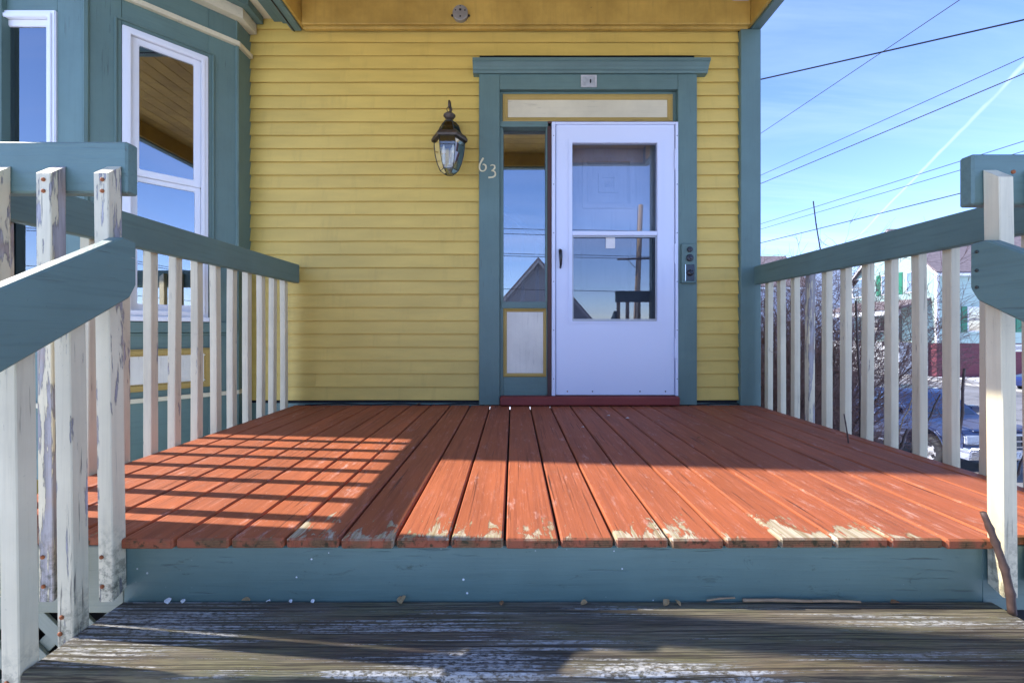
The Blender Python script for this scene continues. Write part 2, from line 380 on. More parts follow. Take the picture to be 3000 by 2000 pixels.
def bm_done(bm, name, mat, smooth=False):
    bmesh.ops.recalc_face_normals(bm, faces=bm.faces)
    me = bpy.data.meshes.new(name); bm.to_mesh(me); bm.free(); me.materials.append(mat)
    if smooth: me.polygons.foreach_set('use_smooth', [True]*len(me.polygons))
    return me
BOXC = {}
def box_me(dx, dy, dz, mat, bev=0.0025):
    k = (round(dx, 4), round(dy, 4), round(dz, 4), mat.name, bev)
    if k in BOXC: return BOXC[k]
    bm = bmesh.new(); bmesh.ops.create_cube(bm, size=1)
    for v in bm.verts: v.co = Vector((v.co.x*dx, v.co.y*dy, v.co.z*dz))
    if bev > 0: bmesh.ops.bevel(bm, geom=bm.edges[:], offset=min(bev, 0.3*min(dx, dy, dz)), segments=1, affect='EDGES')
    BOXC[k] = bm_done(bm, 'box', mat); return BOXC[k]
def box(name, x0, x1, y0, y1, z0, z1, mat, parent=None, bev=0.0025):
    return place(name, box_me(x1-x0, y1-y0, z1-z0, mat, bev), ((x0+x1)/2, (y0+y1)/2, (z0+z1)/2), parent)
def fbox(frame, name, x0, x1, y0, y1, z0, z1, mat, parent=None, bev=0.0025):
    """box in a turned frame: frame = (origin, angle)"""
    o, a = frame; c = Vector(o)+rotv(Vector(((x0+x1)/2, (y0+y1)/2, 0)), a); c.z = (z0+z1)/2
    return place(name, box_me(x1-x0, y1-y0, z1-z0, mat, bev), c, parent, rz=a)
def prism(name, pts, axis, a0, a1, mat, parent=None, bev=0.0, smooth=False):
    """polygon pts (two coords) extruded along axis from a0 to a1"""
    ca = sum(p[0] for p in pts)/len(pts); cb = sum(p[1] for p in pts)/len(pts); cm = (a0+a1)/2
    def mk(p, a):
        if axis == 'X': return Vector((a-cm, p[0]-ca, p[1]-cb))
        if axis == 'Y': return Vector((p[0]-ca, a-cm, p[1]-cb))
        return Vector((p[0]-ca, p[1]-cb, a-cm))
    bm = bmesh.new()
    A = [bm.verts.new(mk(p, a0)) for p in pts]; B = [bm.verts.new(mk(p, a1)) for p in pts]
    n = len(pts); bm.faces.new(A); bm.faces.new(B[::-1])
    for i in range(n): bm.faces.new((A[i], B[i], B[(i+1) % n], A[(i+1) % n]))
    bmesh.ops.recalc_face_normals(bm, faces=bm.faces)
    if bev: bmesh.ops.bevel(bm, geom=bm.edges[:], offset=bev, segments=1, affect='EDGES')
    loc = {'X': (cm, ca, cb), 'Y': (ca, cm, cb), 'Z': (ca, cb, cm)}[axis]
    return place(name, bm_done(bm, name, mat, smooth), loc, parent)
def tube_geo(V, F, pts, rad, n=6, cap=True):
    """append a tube along pts to vertex and face lists"""
    pts = [Vector(p) for p in pts]; rr = rad if isinstance(rad, (list, tuple)) else [rad]*len(pts)
    b0 = len(V); up = None
    for i, p in enumerate(pts):
        t = (pts[min(i+1, len(pts)-1)]-pts[max(i-1, 0)])
        t = t.normalized() if t.length > 1e-9 else Vector((0, 0, 1))
        if up is None: up = Vector((0, 0, 1)) if abs(t.z) < 0.9 else Vector((1, 0, 0))
        a = t.cross(up).normalized(); b = a.cross(t).normalized(); up = b
        for k in range(n):
            an = 2*math.pi*k/n; V.append(p+(a*math.cos(an)+b*math.sin(an))*rr[i])
    for i in range(len(pts)-1):
        for k in range(n):
            F.append((b0+i*n+k, b0+i*n+(k+1) % n, b0+(i+1)*n+(k+1) % n, b0+(i+1)*n+k))
    if cap:
        F.append(tuple(b0+k for k in range(n))[::-1]); F.append(tuple(b0+(len(pts)-1)*n+k for k in range(n)))
def tube(name, pts, rad, mat, parent=None, n=8, smooth=True):
    c = sum((Vector(p) for p in pts), Vector())/len(pts)
    V, F = [], []; tube_geo(V, F, [Vector(p)-c for p in pts], rad, n)
    return place(name, me_new(name, V, F, mat, smooth), c, parent)
def lathe(name, prof, seg, loc, mat, parent=None, axis='Z', rot0=0.0, smooth=True, cap=True):
    """profile of (radius, height) turned about an axis"""
    V, F = [], []
    for r, h in prof:
        for k in range(seg):
            a = rot0+2*math.pi*k/seg
            p = (r*math.cos(a), r*math.sin(a), h)
            if axis == 'Y': p = (p[0], h, p[1])
            V.append(Vector(p))
    for i in range(len(prof)-1):
        for k in range(seg): F.append((i*seg+k, i*seg+(k+1) % seg, (i+1)*seg+(k+1) % seg, (i+1)*seg+k))
    if cap: F.append(tuple(range(seg))[::-1]); F.append(tuple((len(prof)-1)*seg+k for k in range(seg)))
    bm = bmesh.new(); vs = [bm.verts.new(v) for v in V]
    for f in F:
        try: bm.faces.new([vs[i] for i in f])
        except ValueError: pass
    bmesh.ops.remove_doubles(bm, verts=bm.verts, dist=1e-6)
    me = bm_done(bm, name, mat, smooth)
    return place(name, me, loc, parent)
def copy_tree(o, parent=None, loc=None):
    c = o.copy(); COL.objects.link(c); c.parent = parent
    if loc is not None: c.location = loc
    for ch in o.children: copy_tree(ch, c)
    return c

# ------------------------------------------------------------------ ground, street
GROUND_PORCH = -1.05; GROUND_ST = -2.75
def gh(x, y):
    t = max(0, min(1, (x-2.6)/5.4)); t = t*t*(3-2*t)
    return GROUND_PORCH+(GROUND_ST-GROUND_PORCH)*t
def ground_mat():
    n = NT('yard_ground'); v = n.vec((1, 1, 1), rand=False)
    c = n.mix(n.step(n.noise(v, 0.9, 6, 0.65), 0.35, 0.7), (0.11, 0.085, 0.05), (0.20, 0.165, 0.09))
    c = n.mix(n.step(n.noise(v, 14, 5, 0.7), 0.45, 0.65), c, (0.07, 0.055, 0.035))
    sn = n.step(n.noise(v, 0.55, 6, 0.6), 0.35, 0.40); c = n.mix(sn, c, (0.80, 0.82, 0.86))
    n.bump(n.math('ADD', n.noise(v, 9, 6, 0.7), sn), 0.8, 0.06)
    return n.out(c, 0.9)
def asphalt_mat():
    n = NT('salted_asphalt'); v = n.vec((1, 1, 1), rand=False)
    c = n.mix(n.step(n.noise(v, 0.5, 6, 0.6), 0.35, 0.7), (0.17, 0.165, 0.16), (0.30, 0.29, 0.28))
    c = n.mix(n.step(n.noise(v, 60, 3), 0.5, 0.7), c, (0.10, 0.10, 0.10))
    cr = n.step(n.math('ABSOLUTE', n.math('SUBTRACT', n.noise(v, 0.35, 6, 0.5, 0.6), 0.5)), 0.004, 0.010)
    c = n.mix(cr, (0.08, 0.08, 0.08), c)
    n.bump(n.noise(v, 120, 3), 0.4, 0.01); return n.out(c, 0.85)
ASPH = asphalt_mat()
def build_ground():
    xs = [-900, -300, -80, -30, -12, -6, -3, 0, 2, 2.6]+[2.6+0.3*i for i in range(1, 19)]+[9, 14, 22, 34, 60, 150, 400, 1200]
    ys = [-900, -300, -90, -40, -20, -10, -5, -2, 0, 1, 2, 3, 4, 5, 6, 7, 8, 9, 10, 12, 14, 18, 24, 30, 38, 50, 80, 160, 400, 1200]
    V = [(x, y, gh(x, y)+(random.uniform(-0.03, 0.03) if -10 < x < 8.5 and -10 < y < 20 else 0)) for y in ys for x in xs]; nx = len(xs)
    F = [(j*nx+i, j*nx+i+1, (j+1)*nx+i+1, (j+1)*nx+i) for j in range(len(ys)-1) for i in range(nx-1)]
    o = place('ground', me_new('ground', V, F, ground_mat(), True), (0, 0, 0)); o['kind'] = 'structure'
    rp = [(8.6, -60), (27.2, -60), (27.2, 70), (8.6, 70)]
    o = place('road', me_new('road', [(x, y, GROUND_ST+0.012) for x, y in rp], [(0, 1, 2, 3)], ASPH), (0, 0, 0)); o['kind'] = 'structure'
    # pavement with kerb along the far side
    o = place('pavement', box_me(1.5, 100, 0.14, plain('pavement_concrete', (0.34, 0.33, 0.31), 0.85, scale=2, bump=0.3), 0.02), (28.0, 0, GROUND_ST+0.06)); o['kind'] = 'structure'
build_ground()

# ------------------------------------------------------------------ the house
WY = 3.077                                    # plane of the clapboard butts
def wx(u): return (u-1178.4)/305.76
def wz(v): return CAM_Z-(v-758.1)/305.76
house = empty('house', (0, 3.3, GROUND_PORCH), 'yellow clapboard house with teal trim, bay window and white storm door', 'house')
LAP = 0.0995
def clap_me(length):
    k = ('clap', round(length, 3))
    if k in BOXC: return BOXC[k]
    prof = [(0.0, -LAP/2-0.002), (0.0, -LAP/2+0.0015), (0.001, -LAP/2+0.003), (0.0165, LAP/2+0.014), (0.024, LAP/2+0.014), (0.024, -LAP/2+0.013), (0.0045, -LAP/2+0.013), (0.0035, -LAP/2-0.002)]
    nseg = max(2, int(length/0.25)); V = []; F = []
    rr = random.Random(int(length*1000))
    for i in range(nseg+1):
        x = -length/2+length*i/nseg; dz = rr.uniform(-0.0012, 0.0012); dy = rr.uniform(-0.0012, 0.0008)
        for (y, z) in prof: V.append((x, y+(dy if y < 0.01 else 0), z+(dz if z < 0 else 0)))
    m = len(prof)
    for i in range(nseg):
        for j in range(m): F.append((i*m+j, (i+1)*m+j, (i+1)*m+(j+1) % m, i*m+(j+1) % m))
    F.append(tuple(range(m))[::-1]); F.append(tuple(nseg*m+j for j in range(m)))
    bm = bmesh.new(); vs = [bm.verts.new(v) for v in V]
    for f in F: bm.faces.new([vs[i] for i in f])
    BOXC[k] = bm_done(bm, 'clapboard', CLAP); return BOXC[k]
def clap_row(x0, x1, zc):
    cuts = [x0]
    if x1-x0 > 1.5:
        c = random.uniform(x0+0.5, x1-0.5)
        if random.random() < 0.4: cuts.append(c)
    cuts.append(x1)
    for a, b in zip(cuts[:-1], cuts[1:]):
        place('clapboard', clap_me(b-a-0.0004), ((a+b)/2, WY, zc), house)
DL, DR = -0.253, 1.369
z_lap = 2.724
for k in range(-1, 28):
    zb = z_lap-LAP*k; zc = zb+LAP/2
    if zb < -0.06: break
    if zb > 2.535: clap_row(-1.985, 1.696, zc)
    else:
        clap_row(-1.985, DL, zc); clap_row(DR, 1.696, zc)
box('wall_sheathing', -1.99, DL+0.02, 3.103, 3.35, -1.05, 2.95, DARKIN, house, 0)
box('wall_sheathing', DR-0.05, 1.80, 3.103, 3.35, -1.05, 2.95, DARKIN, house, 0)
box('wall_sheathing', DL+0.02, DR-0.05, 3.103, 3.35, 2.36, 2.95, DARKIN, house, 0)
box('hall_back_wall', -0.6, 1.7, 4.6, 4.65, -0.3, 2.9, plain('hall_wall', (0.16, 0.17, 0.19), 0.8), house, 0)
box('main_wall_right', 1.70, 1.80, 3.36, 6.5, -1.2, 3.359, CLAP, house, 0)
box('corner_board', wx(1697), wx(1743), WY-0.028, WY+0.10, -0.30, 2.80, T_Z, house, 0.004)
box('base_board', -1.985, DL, WY+0.002, WY+0.03, -0.3, 0.012, T_X, house, 0)
box('base_board', DR, 1.696, WY+0.002, WY+0.03, -0.3, 0.012, T_X, house, 0)
# door surround
cy = WY-0.030
box('door_casing', wx(1101), wx(1148), cy, WY+0.05, 0.004, wz(176), T_Z, house, 0.003)
box('door_casing', wx(1554), wx(1597), cy, WY+0.05, 0.004, wz(176), T_Z, house, 0.003)
box('door_head_casing', wx(1148), wx(1554), cy+0.002, WY+0.05, wz(210), wz(176), T_X, house, 0.003)
pr = [(0.06, 2.462), (-0.045, 2.462), (-0.050, 2.475), (-0.060, 2.483), (-0.064, 2.497), (-0.083, 2.520), (-0.094, 2.526), (-0.094, 2.545), (0.06, 2.556)]
prism('door_cornice', [(WY+y, z) for y, z in pr], 'X', wx(1088), wx(1619), T_X, house)
def panel(x0, x1, z0, z1, y, mw, inner, mould, parent, name):
    """raised field with a mitred picture-frame moulding; y = front of the moulding"""
    f = box(name, x0+mw*0.8, x1-mw*0.8, y+0.012, y+0.05, z0+mw*0.8, z1-mw*0.8, inner, parent, 0.002)
    bm = bmesh.new()
    steps = [(0, 0.02), (0, 0.0), (0.25, -0.004), (0.45, 0.004), (0.75, 0.006), (1.0, 0.016), (1.0, 0.04)]
    rings = []
    for t, d in steps:
        o = mw*t; rings.append([bm.verts.new(Vector((a, y+d, b))) for a, b in ((x0+o, z0+o), (x1-o, z0+o), (x1-o, z1-o), (x0+o, z1-o))])
    for a, b in zip(rings[:-1], rings[1:]):
        for i in range(4): bm.faces.new((a[i], a[(i+1) % 4], b[(i+1) % 4], b[i]))
    c = Vector(((x0+x1)/2, y, (z0+z1)/2))
    for v in bm.verts: v.co -= c
    place('moulding', bm_done(bm, 'moulding', mould), c, f)
    return f
panel(wx(1155), wx(1545), wz(280), wz(217), WY-0.004, 0.042, CR_X, YP, house, 'transom_panel')
box('transom_rail', wx(1148), wx(1554), WY-0.012, WY+0.06, wz(293), wz(280.5), T_X, house)
box('transom_stop', wx(1148), wx(1155), WY+0.006, WY+0.06, wz(280), wz(210), T_Z, house)
box('transom_stop', wx(1545), wx(1554), WY+0.006, WY+0.06, wz(280), wz(210), T_Z, house)
box('transom_stop', wx(1155), wx(1545), WY+0.006, WY+0.06, wz(217), wz(210), T_X, house)
# sidelight
box('sidelight_stile', wx(1148), wx(1156), WY-0.004, WY+0.07, 0.01, wz(293), T_Z, house)
box('sidelight_stile', wx(1254), wx(1257.5), WY-0.004, WY+0.07, 0.08, wz(293), T_Z, house)
box('sidelight_rail', wx(1151), wx(1256), WY-0.010, WY+0.07, wz(708), wz(693), T_X, house)
pane = box('sidelight_pane', wx(1156), wx(1254), WY+0.050, WY+0.054, wz(693), wz(293), GLASS, house, 0)
panel(wx(1156), wx(1256), wz(865), wz(708), WY-0.002, 0.030, CR_ZP, YP, house, 'sidelight_panel')
box('sidelight_base', wx(1156), wx(1256), WY+0.000, WY+0.06, 0.07, wz(865), T_X, house)
box('door_jamb', wx(1257.5), wx(1266.5), WY-0.012, WY+0.12, 0.07, wz(282), BROWN, house)
box('door_jamb', wx(1549), wx(1554), WY+0.002, WY+0.12, 0.07, wz(282), BROWN, house)
box('door_jamb_head', wx(1257.5), wx(1554), WY-0.016, WY+0.12, wz(285.5), wz(280.8), BROWN, house)
box('threshold', wx(1149), wx(1553), WY-0.075, WY+0.15, 0.006, 0.072, SILL, house, 0.008)
# storm door
sd = empty('x', (0, 0, 0), 'x', 'x'); bpy.data.objects.remove(sd)
dy0 = WY-0.030
x0, x1, z0, z1 = wx(1276), wx(1546), 0.078, wz(291)
gx0, gx1, gz0, gz1, gm0, gm1 = wx(1313), wx(1506), wz(738), wz(333), wz(543), wz(533)
bm = bmesh.new()
def addbox(bm, a, b, c, d, e, f):
    r = bmesh.ops.create_cube(bm, size=1)
    for v in r['verts']: v.co = Vector(((a+b)/2+v.co.x*(b-a), (c+d)/2+v.co.y*(d-c), (e+f)/2+v.co.z*(f-e)))
# one door leaf with an opening
def frame_me(x0, x1, z0, z1, gx0, gx1, gz0, gz1, y0, y1, mat, c, bev=0.004):
    bm = bmesh.new()
    def ring(a, b, e, f, y): return [bm.verts.new(Vector((p, y, q))-c) for p, q in ((a, e), (b, e), (b, f), (a, f))]
    o0 = ring(x0, x1, z0, z1, y0); o1 = ring(x0, x1, z0, z1, y1); i0 = ring(gx0, gx1, gz0, gz1, y0); i1 = ring(gx0, gx1, gz0, gz1, y1)
    for i in range(4):
        j = (i+1) % 4
        bm.faces.new((o0[i], o0[j], i0[j], i0[i])); bm.faces.new((o1[j], o1[i], i1[i], i1[j]))
        bm.faces.new((o0[j], o0[i], o1[i], o1[j])); bm.faces.new((i0[i], i0[j], i1[j], i1[i]))
    bmesh.ops.recalc_face_normals(bm, faces=bm.faces)
    if bev: bmesh.ops.bevel(bm, geom=[e for e in bm.edges if e.calc_face_angle(0) > 0.5], offset=bev, segments=2, affect='EDGES')
    return bm_done(bm, 'frame', mat)
def frame(name, x0, x1, z0, z1, gx0, gx1, gz0, gz1, y0, y1, mat, parent, bev=0.004):
    c = Vector(((x0+x1)/2, (y0+y1)/2, (z0+z1)/2)); return place(name, frame_me(x0, x1, z0, z1, gx0, gx1, gz0, gz1, y0, y1, mat, c, bev), c, parent)
bm.free()
door = frame('storm_door', x0, x1, z0, z1, gx0, gx1, gz0, gz1, dy0, dy0+0.035, WHITE_SKY, house)
frame('glazing_frame', wx(1304), wx(1517), wz(743), wz(325), gx0, gx1, gz0, gz1, dy0-0.008, dy0+0.001, WHITE_SKY, door, 0.003)
box('meeting_rail', gx0, gx1, dy0-0.004, dy0+0.02, gm0, gm1, WHITE_SKY, door, 0.003)
box('pane', gx0, gx1, dy0+0.016, dy0+0.019, gm1, gz1, GLASS_D, door, 0)
box('pane', gx0, gx1, dy0+0.024, dy0+0.027, gz0, gm0, GLASS_DK, door, 0)
frame('screen_frame', gx0, gx1, gz0, gm0, gx0+0.010, gx1-0.010, gz0+0.018, gm0-0.012, dy0+0.006, dy0+0.015, plain('grey_aluminium', (0.42, 0.43, 0.45), 0.4, 0.6), door, 0.002)
box('paper_sticker', wx(1391), wx(1412), dy0+0.020, dy0+0.0225, wz(571), wz(541), PAPER, door, 0)
hd = [(wx(1285), dy0-0.005, wz(576)), (wx(1285), dy0-0.035, wz(580)), (wx(1285.5), dy0-0.045, wz(594)), (wx(1286), dy0-0.03, wz(610)), (wx(1286), dy0-0.005, wz(617))]
tube('door_handle', hd, [0.010, 0.014, 0.013, 0.009, 0.007], BLACK, door, 8)
for u, m in ((1302, RUST), (1359, BLACK), (1467, BLACK), (1525, BLACK)):
    lathe('screw', [(0.005, 0), (0.005, -0.003), (0.0, -0.004)], 8, (wx(u), dy0, wz(897)), m, door, 'Y')
fr = [('door_frame_side', wx(1266.5), wx(1274.5), 0.074, wz(286)), ('door_frame_side', wx(1547.5), wx(1553), 0.074, wz(286))]
for nm, a, b, c_, d_ in fr:
    o = box(nm, a, b, dy0-0.012, dy0+0.05, c_, d_, WHITE_SKY, house)
    for q in range(6):
        lathe('screw', [(0.0035, 0), (0.0035, -0.0015), (0.0, -0.002)], 6, ((a+b)/2, dy0-0.012, 0.2+q*0.36), BLACK, o, 'Y')
box('door_frame_head', wx(1274.5), wx(1547.5), dy0-0.011, dy0+0.05, wz(291), wz(286), WHITE_SKY, house)
for z in (0.35, 1.05, 1.75):
    box('hinge', wx(1545.3), wx(1548.5), dy0-0.016, dy0-0.001, z, z+0.15, WHITE_SKY, house, 0.002)
# inner wooden door behind the storm glass
DW = painted('slate_inner_door', (0.40, 0.40, 0.46), 'Z', grain=0.6)
idr = box('inner_door', wx(1268), wx(1550), WY+0.105, WY+0.145, 0.08, wz(288), DW, house)
def sq(cx, cz, w, h, t, d): frame('panel_moulding', cx-w/2, cx+w/2, cz-h/2, cz+h/2, cx-w/2+t, cx+w/2-t, cz-h/2+t, cz+h/2-t, WY+0.105-d, WY+0.108, DW, idr, 0.003)
cx_ = wx(1404)
for w, t, d in ((0.40, 0.035, 0.018), (0.33, 0.012, 0.009), (0.15, 0.03, 0.014), (0.05, 0.015, 0.012)): sq(cx_, wz(410), w, w*0.98, t, d)
for w, t, d in ((0.42, 0.035, 0.018), (0.34, 0.012, 0.009)): sq(cx_, wz(600), w, 0.45, t, d)
# stair of the hall, seen through the sidelight
SW = plain('stair_white', (0.75, 0.77, 0.80), 0.5); SB = plain('stair_blue_rail', (0.10, 0.16, 0.24), 0.5)
for i in range(4):
    zt = 0.15+0.2*(3-i)+0.2; xs_ = -0.32+0.24*i
    box('hall_stair_step', xs_-0.3, xs_+0.24, 3.6, 4.5, -0.1, zt, SW, house, 0.004)
    box('hall_stair_baluster', xs_+0.04, xs_+0.07, 3.62, 3.65, zt, zt+0.86, SB, house, 0.003)
    box('hall_stair_baluster', xs_+0.15, xs_+0.18, 3.62, 3.65, zt, zt+0.78, SB, house, 0.003)
tube('hall_stair_rail', [(-0.5, 3.635, 1.98), (0.75, 3.635, 0.94)], 0.032, SB, house, 8)

# ---- bay window: a 45 degree face towards the porch, then a flat front
BZ0, BZ1 = -0.32, 2.875
BL = 0.7504; FA = ((-2.51, 2.41, 0), R(45))          # frame on the slanted face: x to the right, -y outward
def fb(n, a, b, c, d, e, f, m, p=house, bv=0.003): return fbox(FA, n, a, b, c, d, e, f, m, p, bv)
box('bay_return', -2.03, -1.978, 2.935, WY+0.03, BZ0, 2.80, T_Z, house, 0.002)
wx0, wx1, wzb, wzt = 0.152, 0.581, 0.635, 2.437
fb('bay_wall', -0.02, wx0-0.0015, 0, 0.08, BZ0, 2.80, T_Z)
fb('bay_wall', wx1+0.0015, BL, 0, 0.08, BZ0, 2.80, T_Z)
fb('bay_wall', wx0-0.0015, wx1+0.0015, 0.001, 0.08, wzt+0.0015, 2.80, T_X)
fb('bay_wall', wx0-0.0015, wx1+0.0015, 0.001, 0.08, BZ0, wzb-0.02, T_X)
for a, b in ((wx0-0.034, wx0-0.022), (wx1+0.022, wx1+0.034)): fb('casing_bead', a, b, -0.012, 0.004, wzb-0.02, wzt+0.025, T_Z)
fb('casing_bead', wx0-0.022, wx1+0.022, -0.012, 0.004, wzt+0.025, wzt+0.037, T_X)
fb('corner_bead', -0.016, 0.012, -0.012, 0.02, BZ0, 2.60, T_Z, bv=0.006); fb('corner_bead', BL-0.012, BL+0.012, -0.012, 0.02, BZ0, 2.60, T_Z, bv=0.006)
def fframe(frame_, name, x0, x1, z0, z1, gx0, gx1, gz0, gz1, y0, y1, mat, parent, bev=0.004):
    o, a = frame_; lc = Vector(((x0+x1)/2, (y0+y1)/2, (z0+z1)/2)); me = frame_me(x0, x1, z0, z1, gx0, gx1, gz0, gz1, y0, y1, mat, lc, bev)
    c = Vector(o)+rotv(Vector((lc.x, lc.y, 0)), a); c.z = lc.z; return place(name, me, c, parent, rz=a)
def sash_window(F, x0, x1, z0, z1, zm, label=None):
    w = fframe(F, 'window', x0, x1, z0, z1, x0+0.036, x1-0.036, z0+0.04, z1-0.040, -0.008, 0.06, VINYL, house)
    fframe(F, 'frame_step', x0+0.018, x1-0.018, z0+0.02, z1-0.020, x0+0.040, x1-0.040, z0+0.05, z1-0.044, -0.016, -0.007, VINYL, w, 0.003)
    fframe(F, 'upper_sash', x0+0.037, x1-0.037, zm-0.02, z1-0.041, x0+0.078, x1-0.078, zm+0.022, z1-0.080, 0.012, 0.040, VINYL, w, 0.004)
    fframe(F, 'lower_sash', x0+0.037, x1-0.037, z0+0.041, zm-0.021, x0+0.070, x1-0.070, z0+0.092, zm-0.052, 0.028, 0.056, VINYL, w, 0.004)
    fbox(F, 'pane', x0+0.078, x1-0.078, 0.022, 0.026, zm+0.022, z1-0.080, GLASS_B, w, 0)
    fbox(F, 'pane', x0+0.070, x1-0.070, 0.038, 0.042, z0+0.092, zm-0.052, GLASS_B, w, 0)
    fbox(F, 'sill', x0-0.004, x1+0.004, -0.035, 0.05, z0-0.018, z0+0.012, VINYL, w, 0.003)
    return w
sash_window(FA, wx0, wx1, wzb, wzt, 1.553)
fb('window_apron', 0.02, BL-0.01, -0.030, 0.004, 0.545, 0.612, T_X)
fb('apron_bead', 0.02, BL-0.01, -0.018, 0.004, 0.528, 0.542, T_X)
# panel below the window
pw0, pw1, pz0, pz1 = 0.13, 0.60, 0.175, 0.44
pf = fb('bay_panel', pw0+0.03, pw1-0.03, -0.016, 0.004, pz0+0.03, pz1-0.03, CR_ZP)
fframe(FA, 'moulding', pw0, pw1, pz0, pz1, pw0+0.045, pw1-0.045, pz0+0.045, pz1-0.045, -0.026, 0.004, YP, pf, 0.010)
# belts and cornice run over both faces
def belt_strip(name, z0, z1, p, mat):
    """one mitred strip running round the return, the slanted face and the flat front"""
    pts = [(-1.979+p, WY-0.004), (-1.979+p, 2.94-0.414*p), (-2.51+0.414*p, 2.41-p), (-3.6, 2.41-p), (-3.6, 2.414), (-2.512, 2.414), (-1.983, 2.943), (-1.983, WY-0.004)]
    prism(name, pts, 'Z', z0, z1, mat, house, 0)
belt_strip('belt_moulding', 2.592, 2.622, 0.026, CR_X)
belt_strip('base_belt', 0.105, 0.132, 0.018, CR_X)
belt_strip('bay_cornice', 2.775, 2.850, 0.055, CR_X)
belt_strip('bay_crown', 2.852, 2.905, 0.105, T_X)
# flat front of the bay
FF = ((0, 2.41, 0), 0.0)
box('bay_wall', -2.6845, -2.512, 2.412, 2.49, BZ0, 2.80, T_Z, house)
box('bay_wall', -3.6, -3.28, 2.412, 2.49, BZ0, 2.80, T_Z, house)
box('bay_wall', -3.28, -2.6845, 2.413, 2.49, 2.439, 2.80, T_X, house); box('bay_wall', -3.28, -2.664, 2.413, 2.49, BZ0, 0.61, T_X, house)
sash_window(FF, -3.262, -2.686, 0.635, 2.437, 1.553)
box('bay_mullion', -3.07, -2.984, 2.385, 2.440, 0.60, 2.80, T_Z, house, 0.004)
box('window_apron', -3.45, -2.56, 2.38, 2.414, 0.545, 0.612, T_X, house)
prism('bay_wall_far', [(-3.6, 2.412), (-4.13, 2.94), (-4.13, 3.2), (-4.05, 3.2), (-4.05, 2.97), (-3.6, 2.50)], 'Z', BZ0, 2.80, T_Z, house)
# rooms behind the bay: closed, dim, with a pale sheet added for mirrored sky behind the flat front window
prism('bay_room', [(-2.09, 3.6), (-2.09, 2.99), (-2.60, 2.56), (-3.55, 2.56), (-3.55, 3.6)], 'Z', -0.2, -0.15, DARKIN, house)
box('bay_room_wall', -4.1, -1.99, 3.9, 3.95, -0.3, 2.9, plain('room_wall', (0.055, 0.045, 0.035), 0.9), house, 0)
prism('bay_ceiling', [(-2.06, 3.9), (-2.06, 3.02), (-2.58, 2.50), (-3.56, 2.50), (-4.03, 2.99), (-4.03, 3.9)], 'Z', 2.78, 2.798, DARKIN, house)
box('sky_reflection_sheet', -3.22, -2.72, 2.462, 2.467, 0.66, 2.42, plain('blind', (0.75, 0.76, 0.80), 0.8), house, 0)  # pale sheet in place of the bright sky reflected in this pane
# bricks of the bay foundation, course by course
BRK = plain('red_brick', (0.30, 0.075, 0.045), 0.85, var=0.35, scale=12, bump=0.5)
mort = fb('foundation_core', -0.02, BL, 0.03, 0.12, -1.1, BZ0, plain('mortar', (0.30, 0.27, 0.24), 0.9), bv=0)
for r in range(10):
    for q in range(-1, 4):
        a = q*0.215+(0.107 if r % 2 else 0); b = a+0.205; a = max(a, -0.015); b = min(b, BL-0.005)
        if b-a < 0.04: continue
        fb('brick', a, b, 0.018, 0.10, BZ0-0.003-(r+1)*0.072, BZ0-0.003-r*0.072-0.010, BRK, mort, 0.004)
box('water_table', -2.03, -1.96, 2.93, WY+0.02, BZ0-0.05, BZ0-0.001, BRK, house)
# upper storey that oversails the bay, soffit over it
prism('bay_soffit', [(-4.05, 2.13), (-1.72, 2.13), (-1.72, WY+0.05), (-4.05, WY+0.05)], 'Z', 2.906, 2.93, CR_X, house)
box('upper_storey', -4.02, -1.735, 2.15, 6.5, 2.931, 5.4, CLAP, house, 0)
box('upper_storey', -1.735, 1.80, 3.11, 6.5, 3.36, 3.9, CLAP, house, 0)
box('upper_fascia', -1.734, -1.70, 2.16, WY+0.01, 2.866, 3.1, T_Y, house)
box('soffit_moulding', -1.80, -1.736, 2.16, WY+0.01, 2.880, 2.905, T_Y, house)
box('main_wall_left', -4.02, -3.96, 3.21, 6.5, -1.1, 2.93, CLAP, house, 0)
prism('house_roof', [(-4.25, 5.401), (-1.5, 5.401), (-1.5, 5.5), (-2.88, 6.6), (-4.25, 5.5)], 'Y', 2.05, 6.8, plain('shingle_dark', (0.06, 0.055, 0.05), 0.9), house)

# ------------------------------------------------------------------ porch roof
roof = empty('porch_roof', (0.1, 1.8, 2.82), 'porch roof over the deck with yellow frieze and teal beams', 'roof')
box('side_beam', -1.66, -1.585, 0.6, WY-0.002, 2.802, 3.06, T_Y, roof, 0.004)
box('side_beam', 1.777, 1.85, 0.6, WY+0.02, 2.802, 3.06, T_Y, roof, 0.004)
box('beam_strip', -1.644, -1.636, 0.6, WY-0.004, 2.796, 2.803, BLACK, roof, 0)
box('inner_board', -1.584, -1.562, 0.72, WY-0.004, 2.818, 3.0, FRIEZE, roof, 0.003)
box('inner_board', 1.752, 1.776, 0.72, WY-0.004, 2.818, 3.0, FRIEZE, roof, 0.003)
box('frieze_board', -1.561, 1.751, WY-0.060, WY-0.036, 2.816, 2.992, FRIEZE, roof, 0.004)
box('frieze_bed_moulding', -1.561, 1.751, WY-0.034, WY-0.004, 2.800, 2.95, FRIEZE, roof, 0.004)
box('front_beam', -1.66, 1.85, 0.52, 0.598, 2.80, 3.06, T_X, roof, 0.004); box('front_inner_board', -1.56, 1.75, 0.60, 0.622, 2.818, 3.0, FRIEZE, roof, 0.003)
for i in range(17):
    ya = 0.625+i*0.1405; box('ceiling_board', -1.56, 1.75, ya, ya+0.137, 2.994, 3.012, FRIEZE, roof, 0.003)
prism('roof_deck', [(0.45, 3.062), (WY+0.02, 3.062), (WY+0.02, 3.34), (0.45, 3.16)], 'X', -1.67, 1.88, plain('roofing', (0.07, 0.065, 0.06), 0.9), roof)
